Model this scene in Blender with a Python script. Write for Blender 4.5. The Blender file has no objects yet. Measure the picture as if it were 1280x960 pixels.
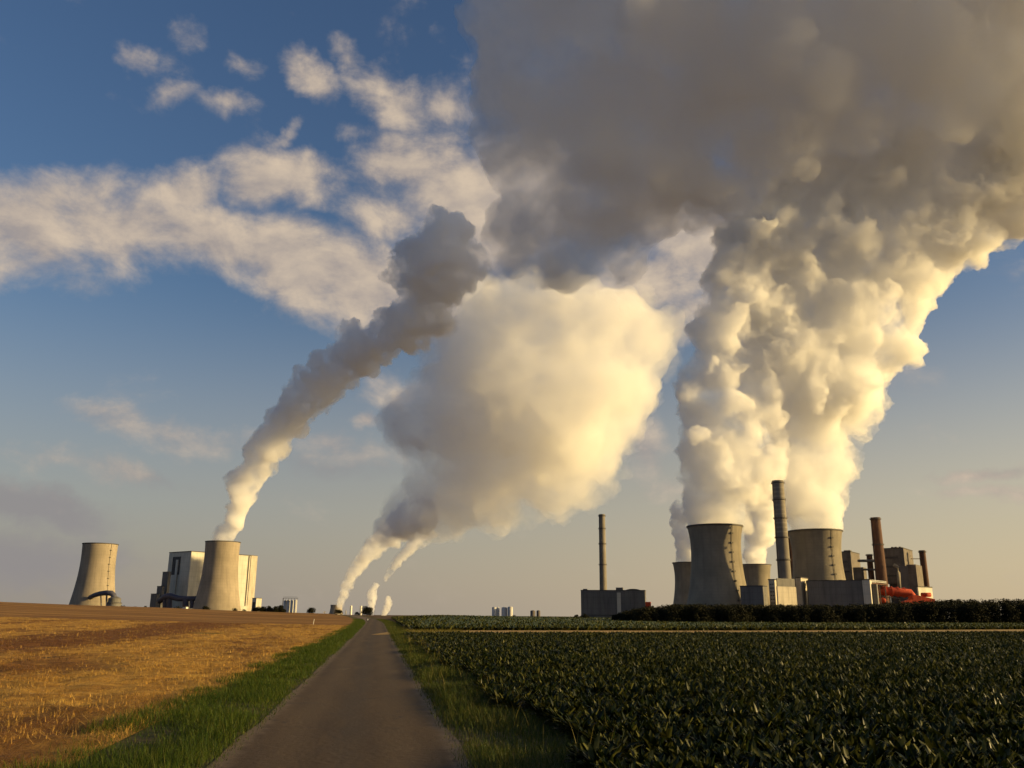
import bpy, bmesh, math, random
import numpy as np
from mathutils import Vector, Matrix, noise

C = bpy.context.scene.collection
SC = bpy.context.scene
R = math.radians

# ------------------------------------------------------------------ camera
EYE = 1.65
FPX = 1075.0
cam_data = bpy.data.cameras.new('camera')
cam = bpy.data.objects.new('camera', cam_data)
C.objects.link(cam)
cam_data.sensor_width = 36.0
cam_data.lens = FPX / 1280 * 36.0
cam_data.clip_start = 0.1
cam_data.clip_end = 200000.0
CAM_ROT = Matrix.Rotation(R(90 + 15.1), 3, 'X') @ Matrix.Rotation(R(0.45), 3, 'Z')
cam.matrix_world = Matrix.Translation((0, 0, EYE)) @ CAM_ROT.to_4x4()
SC.camera = cam


def ray(px, py):
    return CAM_ROT @ Vector(((px - 640) / FPX, (480 - py) / FPX, -1.0))


def at(px, py, Y):
    """World point at depth Y that the photograph shows at (px, py)."""
    d = ray(px, py)
    return Vector((0, 0, EYE)) + d * (Y / d.y)


def azel(px, py):
    d = ray(px, py).normalized()
    return math.atan2(d.x, d.y), math.asin(d.z)


# ------------------------------------------------------------------ light
SUN_AZ, SUN_EL = R(97), R(10.0)
SUN_DIR = Vector((math.sin(SUN_AZ) * math.cos(SUN_EL), math.cos(SUN_AZ) * math.cos(SUN_EL), math.sin(SUN_EL)))
sun_data = bpy.data.lights.new('sun', 'SUN')
sun_data.energy = 5.0
sun_data.angle = R(0.5)
sun_data.color = (1.0, 0.715, 0.30)
sun = bpy.data.objects.new('sun', sun_data)
C.objects.link(sun)
sun.rotation_euler = SUN_DIR.to_track_quat('Z', 'Y').to_euler()
sun.location = (50, 0, 60)

SC.view_settings.view_transform = 'Standard'
SC.view_settings.look = 'None'
SC.view_settings.exposure = 0.62
SC.view_settings.gamma = 1.0
SC.view_settings.use_curve_mapping = False
SC.render.engine = 'CYCLES'
cy = SC.cycles
cy.max_bounces = 28
cy.diffuse_bounces = 3
cy.glossy_bounces = 2
cy.transmission_bounces = 4
cy.volume_bounces = 18
cy.transparent_max_bounces = 48
cy.volume_step_rate = 0.5
cy.volume_max_steps = 512
cy.use_denoising = True
cy.use_adaptive_sampling = True
cy.adaptive_threshold = 0.025
cy.caustics_reflective = False
cy.caustics_refractive = False


# ------------------------------------------------------------------ node helper
class NT:
    def __init__(self, tree):
        self.t = tree

    def n(self, typ, **kw):
        nd = self.t.nodes.new(typ)
        for k, v in kw.items():
            setattr(nd, k, v)
        return nd

    def put(self, sock, v):
        if isinstance(v, bpy.types.NodeSocket):
            self.t.links.new(v, sock)
        elif v is not None:
            sock.default_value = v

    def m(self, op, a, b=None, c=None, clamp=False):
        nd = self.n('ShaderNodeMath', operation=op, use_clamp=clamp)
        for i, v in enumerate((a, b, c)):
            self.put(nd.inputs[i], v)
        return nd.outputs[0]

    def mix(self, f, a, b, blend='MIX'):
        nd = self.n('ShaderNodeMix', data_type='RGBA', blend_type=blend)
        self.put(nd.inputs[0], f)
        self.put(nd.inputs[6], a if not isinstance(a, tuple) else (*a, 1))
        self.put(nd.inputs[7], b if not isinstance(b, tuple) else (*b, 1))
        return nd.outputs[2]

    def noise(self, vec, scale, detail=4, rough=0.55, dist=0.0, col=False):
        nd = self.n('ShaderNodeTexNoise')
        self.put(nd.inputs['Vector'], vec)
        nd.inputs['Scale'].default_value = scale
        nd.inputs['Detail'].default_value = detail
        nd.inputs['Roughness'].default_value = rough
        nd.inputs['Distortion'].default_value = dist
        return nd.outputs['Color' if col else 'Fac']

    def smooth(self, v, lo, hi):
        nd = self.n('ShaderNodeMapRange', interpolation_type='SMOOTHSTEP')
        self.put(nd.inputs[0], v)
        nd.inputs[1].default_value = lo
        nd.inputs[2].default_value = hi
        return nd.outputs[0]

    def mapping(self, vec, loc=(0, 0, 0), rot=(0, 0, 0), scale=(1, 1, 1), typ='POINT'):
        nd = self.n('ShaderNodeMapping', vector_type=typ)
        self.put(nd.inputs[0], vec)
        for i, v in zip((1, 2, 3), (loc, rot, scale)):
            if not (typ == 'NORMAL' and i == 1):
                nd.inputs[i].default_value = v
        return nd.outputs[0]


# ------------------------------------------------------------------ sky
world = bpy.data.worlds.new('World')
SC.world = world
world.use_nodes = True
wt = NT(world.node_tree)
wt.t.nodes.clear()
sky = wt.n('ShaderNodeTexSky', sky_type='NISHITA', sun_disc=False)
sky.sun_elevation = SUN_EL
sky.sun_rotation = SUN_AZ
sky.altitude = 100
sky.air_density = 1.0
sky.dust_density = 2.5
sky.ozone_density = 1.5
SKY_STRENGTH = 0.076
geo = wt.n('ShaderNodeTexCoord')
sep = wt.n('ShaderNodeSeparateXYZ')
wt.put(sep.inputs[0], geo.outputs['Generated'])
az = wt.m('ARCTAN2', sep.outputs[0], sep.outputs[1])
el = wt.m('ARCSINE', sep.outputs[2])
cmb = wt.n('ShaderNodeCombineXYZ')
wt.put(cmb.inputs[0], az)
wt.put(cmb.inputs[1], el)
ae = cmb.outputs[0]
warp = wt.noise(ae, 9.0, 5, 0.6, col=True)
wv = wt.n('ShaderNodeVectorMath', operation='SCALE')
wsub = wt.n('ShaderNodeVectorMath', operation='SUBTRACT')
wt.put(wsub.inputs[0], warp)
wsub.inputs[1].default_value = (0.5, 0.5, 0.5)
wt.put(wv.inputs[0], wsub.outputs[0])
wv.inputs['Scale'].default_value = 0.075
wadd = wt.n('ShaderNodeVectorMath', operation='ADD')
wt.put(wadd.inputs[0], ae)
wt.put(wadd.inputs[1], wv.outputs[0])
aew = wadd.outputs[0]
# clouds far up in the sky: direction of the centre, half sizes (in photo pixels), tilt in degrees, thickness
CLOUDS = [
    (30, 285, 130, 62, 0, 1.0), (150, 275, 130, 62, -4, 1.05), (225, 235, 62, 40, -15, .95), (270, 300, 120, 58, 8, 1.1), (370, 330, 130, 58, 12, 1.2), (460, 355, 110, 70, 12, 1.2), (430, 310, 40, 24, 0, .7),
    (60, 245, 46, 34, 0, .75), (20, 320, 60, 34, 0, .8), (350, 215, 92, 38, 2, 1.1), (315, 225, 55, 44, 0, .95), (265, 215, 44, 26, 0, .6),
    (166, 76, 32, 17, 25, .68), (240, 45, 50, 26, 20, .48), (385, 100, 54, 27, 40, .88), (432, 78, 27, 32, -50, .74), (285, 143, 46, 18, -8, .66),
    (305, 85, 34, 20, 10, .66), (222, 130, 40, 16, -15, .48), (358, 165, 36, 12, -35, .7), (490, 118, 76, 36, 8, .9), (560, 140, 80, 44, 0, .75), (440, 155, 40, 22, 0, .5),
    (505, 205, 80, 44, 0, 1.05), (580, 235, 140, 70, 5, 1.15), (650, 240, 110, 80, 0, 1.25), (600, 300, 100, 70, 0, 1.2), (490, 265, 80, 50, 20, .85), (540, 380, 90, 60, 0, .9),
    (830, 250, 90, 66, 20, 1.1), (870, 300, 90, 70, 0, 1.1), (815, 340, 90, 66, 0, 1.05), (870, 390, 60, 40, 0, .8), (790, 360, 60, 60, 0, .9),
    (210, 540, 135, 26, 6, .72), (70, 575, 120, 22, 4, .6), (270, 560, 70, 20, 8, .55),
    (420, 565, 80, 30, 6, .68), (458, 522, 26, 14, 0, .65), (500, 480, 60, 34, 0, .6),
    (1215, 595, 80, 13, -4, .85), (1235, 618, 85, 13, 4, .8), (840, 610, 50, 24, -20, .62), (805, 560, 40, 60, 0, .65), (1100, 470, 60, 50, 0, .5),
]
GREY_CLOUDS = [(45, 632, 120, 30, 8, 1.05), (30, 690, 140, 40, 5, .9), (100, 660, 70, 22, 8, .6), (420, 590, 90, 26, 4, .6), (180, 590, 120, 20, 6, .5)]


def cloud_field(lst, power):
    tot = None
    for px, py, ax, ay, tilt, wgt in lst:
        a0, e0 = azel(px, py)
        mp = wt.mapping(aew, (a0, e0, 0), (0, 0, R(-tilt)), (1.25 * ax / FPX, 1.25 * ay / FPX, 1), 'TEXTURE')
        gr = wt.n('ShaderNodeTexGradient', gradient_type='SPHERICAL')
        wt.put(gr.inputs[0], mp)
        v = wt.m('MULTIPLY', wt.m('POWER', gr.outputs['Fac'], power), wgt)
        tot = v if tot is None else wt.m('SMOOTH_MAX', tot, v, 0.15)
    return tot


tot = cloud_field(CLOUDS, 0.75)
aes = wt.mapping(ae, scale=(1.0, 1.5, 1.0))
fn = wt.noise(aes, 10.0, 12, 0.61, 0.2)
aes2 = wt.mapping(ae, loc=(0.012, 0.026, 0), scale=(1.0, 1.5, 1.0))
fn2 = wt.noise(aes2, 10.0, 6, 0.55, 0.2)
dens = wt.m('ADD', tot, wt.m('MULTIPLY', wt.m('SUBTRACT', fn, 0.5), 1.45))
alpha = wt.m('MULTIPLY', wt.smooth(dens, 0.20, 0.92), 0.93)
cloud_light = wt.m('ADD', wt.m('MULTIPLY', wt.m('SUBTRACT', fn, fn2), 2.8), 0.50, clamp=True)
cloud_light = wt.m('ADD', wt.m('MULTIPLY', cloud_light, 0.8), wt.m('MULTIPLY', wt.smooth(dens, 0.4, 1.2), 0.25), clamp=True)
ccol = wt.mix(cloud_light, (2.9, 2.55, 2.45), (5.9, 4.75, 3.55))  # sunlit tops and shaded undersides put into the cloud colour
gtot = cloud_field(GREY_CLOUDS, 0.8)
galpha = wt.m('MULTIPLY', wt.smooth(wt.m('ADD', gtot, wt.m('MULTIPLY', wt.m('SUBTRACT', fn, 0.5), 1.2)), 0.2, 0.9), 0.8)
# low haze of the evening sky
lowfac = wt.m('MULTIPLY', wt.m('SUBTRACT', 1.0, wt.smooth(el, 0.0, 0.38)), 0.78)
hs = wt.n('ShaderNodeHueSaturation')
hs.inputs['Saturation'].default_value = 1.22
hs.inputs['Value'].default_value = 1.08
hs.inputs['Hue'].default_value = 0.512
wt.put(hs.inputs['Color'], sky.outputs[0])
side = wt.smooth(az, -0.6, 0.75)
skyc = wt.mix(lowfac, hs.outputs[0], wt.mix(side, (3.15, 2.8, 2.5), (5.9, 4.7, 3.1)))
skyc = wt.mix(galpha, skyc, (2.35, 2.2, 2.25))
final = wt.mix(alpha, skyc, ccol)
bg = wt.n('ShaderNodeBackground')
wt.put(bg.inputs[0], final)
bg.inputs[1].default_value = SKY_STRENGTH
wo = wt.n('ShaderNodeOutputWorld')
wt.put(wo.inputs[0], bg.outputs[0])
world.cycles.sampling_method = 'MANUAL'
world.cycles.sample_map_resolution = 1024


# ------------------------------------------------------------------ materials
def new_mat(name):
    m = bpy.data.materials.new(name)
    m.use_nodes = True
    m.node_tree.nodes.clear()
    t = NT(m.node_tree)
    out = t.n('ShaderNodeOutputMaterial')
    return m, t, out


def surf_mat(name, c1, c2, scale=0.05, rough=0.85, streak=None, bump=0.0, spec=0.3, detail=6, metal=0.0, panel=None, stain=0.5):
    """Two-tone weathered surface; streak=(sx,sy,sz) stretches the second stain layer; panel=(w,h) draws cladding joints."""
    m, t, out = new_mat(name)
    tc = t.n('ShaderNodeTexCoord')
    v = tc.outputs['Object']
    f = t.noise(v, scale, detail, 0.6)
    f = t.smooth(f, 0.3, 0.7)
    col = t.mix(f, c1, c2)
    if streak:
        f2 = t.noise(t.mapping(v, scale=streak), 1.0, 5, 0.6)
        col = t.mix(t.m('MULTIPLY', t.smooth(f2, 0.42, 0.72), stain), col, tuple(x * 0.5 for x in c1))
    if panel:
        sp = t.n('ShaderNodeSeparateXYZ')
        t.put(sp.inputs[0], v)
        hx = t.m('ADD', sp.outputs[0], sp.outputs[1])
        lx = t.m('LESS_THAN', t.m('FRACT', t.m('DIVIDE', hx, panel[0])), 0.07)
        lz = t.m('LESS_THAN', t.m('FRACT', t.m('DIVIDE', sp.outputs[2], panel[1])), 0.05)
        col = t.mix(t.m('MULTIPLY', t.m('MAXIMUM', lx, lz), 0.35), col, tuple(x * 0.4 for x in c1))
    b = t.n('ShaderNodeBsdfPrincipled')
    t.put(b.inputs['Base Color'], col)
    b.inputs['Roughness'].default_value = rough
    b.inputs['Specular IOR Level'].default_value = spec
    b.inputs['Metallic'].default_value = metal
    if bump:
        bn = t.n('ShaderNodeBump')
        bn.inputs['Strength'].default_value = bump
        t.put(bn.inputs['Height'], t.noise(v, scale * 6, 4))
        t.put(b.inputs['Normal'], bn.outputs[0])
    t.put(out.inputs[0], b.outputs[0])
    return m


def leaf_mat(name, c1, c2, scale, rough=0.55, trans=0.25, spec=0.4, vcol=False):
    m, t, out = new_mat(name)
    tc = t.n('ShaderNodeTexCoord')
    f = t.smooth(t.noise(tc.outputs['Object'], scale, 3, 0.6), 0.3, 0.7)
    col = t.mix(f, c1, c2)
    if vcol:  # random tint per leaf / blade
        at_ = t.n('ShaderNodeAttribute', attribute_name='tint')
        col = t.mix(at_.outputs['Fac'], col, vcol)
    b = t.n('ShaderNodeBsdfPrincipled')
    t.put(b.inputs['Base Color'], col)
    b.inputs['Roughness'].default_value = rough
    b.inputs['Specular IOR Level'].default_value = spec
    tr = t.n('ShaderNodeBsdfTranslucent')
    t.put(tr.inputs[0], col)
    mx = t.n('ShaderNodeMixShader')
    mx.inputs[0].default_value = trans
    t.put(mx.inputs[1], b.outputs[0])
    t.put(mx.inputs[2], tr.outputs[0])
    t.put(out.inputs[0], mx.outputs[0])
    return m


def steam_mat(name, density, skin, aniso=0.12, alb=0.999, wisp=None, step=1.0):
    """Steam: water droplets fill the volume, and a thin scattering skin gives the billows their edge."""
    m, t, out = new_mat(name)
    tc = t.n('ShaderNodeTexCoord')
    vs = t.n('ShaderNodeVolumePrincipled')
    vs.inputs['Color'].default_value = (alb, alb, alb, 1)
    vs.inputs['Anisotropy'].default_value = aniso
    vs.inputs['Density'].default_value = density
    m.cycles.volume_step_rate = step
    if wisp:
        sc, lo, hi = wisp
        nd = t.noise(tc.outputs['Object'], sc, 6, 0.62, 0.3)
        f = t.m('ADD', t.m('MULTIPLY', t.smooth(nd, lo, hi), .97), .03)
        t.put(vs.inputs['Density'], t.m('MULTIPLY', f, density))
    t.put(out.inputs['Volume'], vs.outputs[0])
    tp = t.n('ShaderNodeBsdfTransparent')
    df = t.n('ShaderNodeBsdfDiffuse')
    df.inputs[0].default_value = (.9, .9, .9, 1)
    tl = t.n('ShaderNodeBsdfTranslucent')
    tl.inputs[0].default_value = (.9, .9, .9, 1)
    m1 = t.n('ShaderNodeMixShader')
    m1.inputs[0].default_value = 0.5
    t.put(m1.inputs[1], df.outputs[0])
    t.put(m1.inputs[2], tl.outputs[0])
    m2 = t.n('ShaderNodeMixShader')
    m2.inputs[0].default_value = skin
    t.put(m2.inputs[1], tp.outputs[0])
    t.put(m2.inputs[2], m1.outputs[0])
    t.put(out.inputs[0], m2.outputs[0])
    return m


# ------------------------------------------------------------------ object helpers
def tag(o, label=None, cat=None, group=None, kind=None):
    if label: o['label'] = label
    if cat: o['category'] = cat
    if group: o['group'] = group
    if kind: o['kind'] = kind
    return o


def empty(name, loc, rz=0.0):
    o = bpy.data.objects.new(name, None)
    C.objects.link(o)
    o.location = loc
    o.rotation_euler = (0, 0, rz)
    return o


def mesh_obj(name, verts, faces, mat, parent=None, smooth=False, loc=None):
    me = bpy.data.meshes.new(name)
    me.from_pydata([tuple(v) for v in verts], [], faces)
    me.update()
    if smooth:
        me.polygons.foreach_set('use_smooth', [True] * len(me.polygons))
    if mat: me.materials.append(mat)
    o = bpy.data.objects.new(name, me)
    C.objects.link(o)
    if parent: o.parent = parent
    if loc is not None: o.location = loc
    return o


def quads_obj(name, V, Q, mat, tint=None, parent=None):
    """Fast mesh from numpy arrays: V (n,3), Q (m,4)."""
    me = bpy.data.meshes.new(name)
    V = np.asarray(V, np.float32)
    Q = np.asarray(Q, np.int32)
    me.vertices.add(len(V))
    me.vertices.foreach_set('co', V.ravel())
    me.loops.add(Q.size)
    me.loops.foreach_set('vertex_index', Q.ravel())
    me.polygons.add(len(Q))
    me.polygons.foreach_set('loop_start', np.arange(0, Q.size, Q.shape[1], dtype=np.int32))
    me.update(calc_edges=True)
    if tint is not None:
        a = me.attributes.new('tint', 'FLOAT', 'POINT')
        a.data.foreach_set('value', np.asarray(tint, np.float32))
    me.materials.append(mat)
    o = bpy.data.objects.new(name, me)
    C.objects.link(o)
    if parent: o.parent = parent
    return o


class MB:
    """Collects boxes, bars, tubes and prisms; build() links them as one mesh object."""
    def __init__(self):
        self.v, self.f = [], []

    def add(self, vs, fs):
        b = len(self.v)
        self.v += [tuple(x) for x in vs]
        self.f += [tuple(b + i for i in q) for q in fs]
        return self

    def box(self, x0, x1, y0, y1, z0, z1):
        return self.add([(x0, y0, z0), (x1, y0, z0), (x1, y1, z0), (x0, y1, z0), (x0, y0, z1), (x1, y0, z1), (x1, y1, z1), (x0, y1, z1)],
                        [(0, 3, 2, 1), (4, 5, 6, 7), (0, 1, 5, 4), (1, 2, 6, 5), (2, 3, 7, 6), (3, 0, 4, 7)])

    def lathe(self, prof, n=48, cx=0, cy=0, cap=False):
        vs, fs = [], []
        for r, z in prof:
            for i in range(n):
                a = 2 * math.pi * i / n
                vs.append((cx + r * math.cos(a), cy + r * math.sin(a), z))
        for k in range(len(prof) - 1):
            for i in range(n):
                j = (i + 1) % n
                fs.append((k * n + i, k * n + j, (k + 1) * n + j, (k + 1) * n + i))
        if cap:
            fs.append(tuple(range(n))[::-1])
            fs.append(tuple((len(prof) - 1) * n + i for i in range(n)))
        return self.add(vs, fs)

    def tube(self, pts, r, n=14):
        pts = [Vector(p) for p in pts]
        rs = r if isinstance(r, (list, tuple)) else [r] * len(pts)
        vs, fs = [], []
        for k, p in enumerate(pts):
            d = (pts[min(k + 1, len(pts) - 1)] - pts[max(k - 1, 0)]).normalized()
            s = d.cross(Vector((0, 0, 1)))
            if s.length < 1e-3: s = d.cross(Vector((1, 0, 0)))
            s.normalize()
            u = s.cross(d)
            for i in range(n):
                a = 2 * math.pi * i / n
                vs.append(p + (s * math.cos(a) + u * math.sin(a)) * rs[k])
        for k in range(len(pts) - 1):
            for i in range(n):
                j = (i + 1) % n
                fs.append((k * n + i, k * n + j, (k + 1) * n + j, (k + 1) * n + i))
        fs.append(tuple(range(n))[::-1])
        fs.append(tuple((len(pts) - 1) * n + i for i in range(n)))
        return self.add(vs, fs)

    def prism(self, outline, y0, y1):
        """outline: (x,z) polygon counter-clockwise seen from -y."""
        n = len(outline)
        vs = [(x, y0, z) for x, z in outline] + [(x, y1, z) for x, z in outline]
        fs = [tuple(range(n)), tuple(range(2 * n - 1, n - 1, -1))]
        for i in range(n):
            j = (i + 1) % n
            fs.append((j, i, n + i, n + j))
        return self.add(vs, fs)

    def build(self, name, mat, parent=None, smooth=False):
        return mesh_obj(name, self.v, self.f, mat, parent, smooth)


# ------------------------------------------------------------------ terrain
ROAD_X0, ROAD_S = -0.33, -0.149
CREST = 380.0
_cx = [(-300, 742), (0, 753), (100, 757), (190, 759.5), (300, 764), (400, 767), (480, 769.2), (640, 771.2), (730, 772.5), (830, 774.5), (1000, 776.0), (1280, 777.5), (1600, 779)]
_az, _h = [], []
for _px, _py in _cx:
    d = ray(_px, _py)
    _az.append(math.atan2(d.x, d.y))
    _h.append(EYE + CREST * d.z / math.hypot(d.x, d.y))


def H(x, y):
    x = np.asarray(x, float)
    y = np.asarray(y, float)
    r = np.hypot(x, y)
    a = np.arctan2(x, y)
    hc = np.interp(a, _az, _h)
    back = np.clip((np.abs(a) - 0.9) / 0.5, 0, 1)
    hc = hc * (1 - back)
    s = np.clip((r - 40) / (CREST - 40), 0, 1)
    s = s * s * (3 - 2 * s)
    e = np.clip((r - CREST) / 900, 0, 1)
    e = e * e * (3 - 2 * e)
    off = x - (ROAD_X0 + ROAD_S * y)
    return hc * s * (1 - e) - 2.0 * e


def Hs(x, y):
    return float(H(x, y))


# ------------------------------------------------------------------ cooling towers
M_CONC = surf_mat('tower_concrete', (.27, .235, .175), (.19, .165, .125), 0.03, .9, streak=(.14, .14, .010), bump=.05, panel=(1e6, 4.2), stain=.4)
M_CONC_L = surf_mat('pale_tower_concrete', (.34, .285, .215), (.26, .22, .165), 0.025, .9, streak=(.1, .1, .01), panel=(6.0, 7.0))
M_DARK = surf_mat('dark_steel', (.05, .047, .045), (.085, .075, .07), .2, .7)
M_LADDER = surf_mat('ladder_steel', (.085, .075, .06), (.11, .10, .08), .2, .8)


def tower_r(z, Ht, rw, tw, rt, rb):
    zw = tw * Ht
    if z >= zw:
        k = math.sqrt((rt / rw) ** 2 - 1) / (Ht - zw)
    else:
        k = math.sqrt((rb / rw) ** 2 - 1) / zw
    return rw * math.sqrt(1 + ((z - zw) * k) ** 2)


def cooling_tower(px, ytop, pyb, Y, dims, label, mat, ladder=True, group=None, n=72):
    """Axis through the pixel column px at the top; the shell rises from the ground to the photographed rim."""
    top = at(px, ytop, Y)
    gz = Hs(top.x, Y)
    Ht = top.z - gz
    rw, tw, rt, rb = dims
    root = empty('cooling_tower', (top.x, Y, gz))
    tag(root, label, 'cooling tower', group)
    prof = [(tower_r(Ht * i / 30, Ht, rw, tw, rt, rb), Ht * i / 30) for i in range(31)]
    inner = [(r - 0.9, z) for r, z in prof[::-1]]
    MB().lathe(prof + inner + [prof[0]], n).build('shell', mat, root, True)
    rim = [(rt + .05, Ht - 1.6), (rt + 1.0, Ht - 1.5), (rt + 1.0, Ht + .4), (rt - 1.4, Ht + .4), (rt - 1.4, Ht - .5)]
    MB().lathe(rim, n).build('rim', M_DARK, root)
    if ladder:
        toc = math.atan2(-Y, -top.x)
        a = toc + R(38)
        b = MB()
        d = Vector((math.cos(a), math.sin(a), 0))
        s = Vector((-d.y, d.x, 0))
        pts = []
        for i in range(1, 31):
            z = Ht * i / 30
            pts.append(d * (tower_r(z, Ht, rw, tw, rt, rb) + 0.7) + Vector((0, 0, z)))
        b.tube(pts, .3, 6)
        lad = b.build('ladder', M_LADDER, root)
        for k in range(3, 30, 3):
            z = Ht * k / 30
            c = d * (tower_r(z, Ht, rw, tw, rt, rb) + .9)
            vs = []
            for zz in (z - .5, z + 1.6):
                for (i, j) in ((-1, -1), (1, -1), (1, 1), (-1, 1)):
                    vs.append(c + s * (1.9 * i) + d * (.8 * j) + Vector((0, 0, zz)))
            MB().add(vs, [(0, 3, 2, 1), (4, 5, 6, 7), (0, 1, 5, 4), (1, 2, 6, 5), (2, 3, 7, 6), (3, 0, 4, 7)]).build('platform', M_LADDER, lad)
    return root, Ht


# the terrain goes in before anything that stands on it
def ground_sheet():
    rs = np.concatenate([[0.0, 3, 6], np.geomspace(9, 150000, 110)])
    na = 288
    aa = np.linspace(0, 2 * np.pi, na, endpoint=False)
    V = [(0, 0, 0)]
    xs = rs[1:, None] * np.sin(aa)[None]
    ys = rs[1:, None] * np.cos(aa)[None]
    zs = H(xs, ys) - 0.02 - np.minimum(rs[1:, None] * .0004, .3)
    V = np.concatenate([[[0, 0, -0.02]], np.stack([xs, ys, zs], -1).reshape(-1, 3)])
    F = []
    for j in range(na):
        F.append((0, 1 + (j + 1) % na, 1 + j))
    for i in range(len(rs) - 2):
        for j in range(na):
            a, b = 1 + i * na + j, 1 + i * na + (j + 1) % na
            F.append((a, b, b + na, a + na))
    m, t, out = new_mat('earth')
    tc = t.n('ShaderNodeTexCoord')
    v = tc.outputs['Object']
    f = t.smooth(t.noise(t.mapping(v, scale=(.004, .02, 1)), 1.0, 5), .35, .65)
    col = t.mix(f, (.105, .062, .03), (.17, .105, .05))
    f2 = t.noise(v, 3.0, 6, .7)
    col = t.mix(t.m('MULTIPLY', f2, .5), col, (.05, .035, .02))
    b = t.n('ShaderNodeBsdfPrincipled')
    t.put(b.inputs['Base Color'], col)
    b.inputs['Roughness'].default_value = .95
    b.inputs['Specular IOR Level'].default_value = .1
    t.put(out.inputs[0], b.outputs[0])
    o = mesh_obj('ground', V.tolist(), F, m, smooth=True)
    tag(o, kind='structure')


ground_sheet()
DIM_R = (34.6, .74, 38.6, 49.0)
DIM_L = (40.0, .80, 40.9, 58.0)
T_R1, _ = cooling_tower(893.3, 658, 760, 1234, DIM_R, 'wide weathered cooling tower in front, left of the tall ringed chimney, steaming', M_CONC)
T_R2, _ = cooling_tower(1018.5, 664, 760, 1292, DIM_R, 'weathered cooling tower between the tall ringed chimney and the brown chimney', M_CONC)
T_R3, _ = cooling_tower(943, 706, 760, 2110, DIM_R, 'small far cooling tower peeping out between the wide tower and ringed chimney', M_CONC, ladder=False)
T_R4, _ = cooling_tower(861, 703.5, 760, 2110, DIM_R, 'dark far cooling tower half hidden by the wide front tower, left of it', M_CONC, ladder=False)
T_L1, _ = cooling_tower(125.7, 680, 760, 2050, (37.4, .80, 38.3, 54.0), 'slender cooling tower without steam standing alone on the far left', M_CONC_L)
T_L2, _ = cooling_tower(278.8, 677.5, 760, 2132, DIM_L, 'slender steaming cooling tower in front of the pale stepped boiler house', M_CONC_L, ladder=False)


# ------------------------------------------------------------------ power station buildings
M_HALL = surf_mat('grey_cladding', (.125, .12, .113), (.165, .155, .145), .03, .7, streak=(.15, .15, .02), panel=(7.0, 9.0))
M_PALE = surf_mat('pale_cladding', (.56, .53, .45), (.47, .44, .37), .03, .65, streak=(.12, .12, .015), panel=(8.0, 12.0))
M_CREAM = surf_mat('cream_render', (.50, .45, .36), (.42, .37, .29), .05, .8, streak=(.2, .2, .03), panel=(9.0, 6.0))
M_BOIL = surf_mat('weathered_boiler_cladding', (.17, .145, .12), (.10, .085, .075), .08, .8, streak=(.3, .3, .04), panel=(5.0, 4.0))
M_BROWN = surf_mat('brown_brick', (.13, .068, .045), (.09, .05, .036), .08, .9, streak=(.3, .3, .02))
M_GREYC = surf_mat('chimney_concrete', (.24, .215, .18), (.18, .16, .135), .05, .9, streak=(.3, .3, .02))
M_RED = surf_mat('red_duct_paint', (.50, .07, .024), (.36, .045, .018), .25, .8, streak=(.6, .6, .25), stain=.8)
M_ROOF = surf_mat('dark_roof', (.06, .057, .055), (.09, .085, .08), .1, .9)
M_GLASS = surf_mat('dark_window', (.025, .028, .03), (.04, .042, .045), .3, .25, spec=.6)
M_STEEL = surf_mat('silo_steel', (.50, .49, .46), (.42, .41, .39), .2, .6, panel=(50, 2.0))
M_PIPE = surf_mat('blue_grey_pipe', (.055, .055, .085), (.08, .08, .11), .1, .6)
M_WHITE = surf_mat('white_paint', (.72, .69, .62), (.64, .61, .54), .3, .6)
M_RING = surf_mat('pale_ring_paint', (.285, .26, .215), (.22, .20, .165), .1, .8)
TURN = R(-35)


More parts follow.
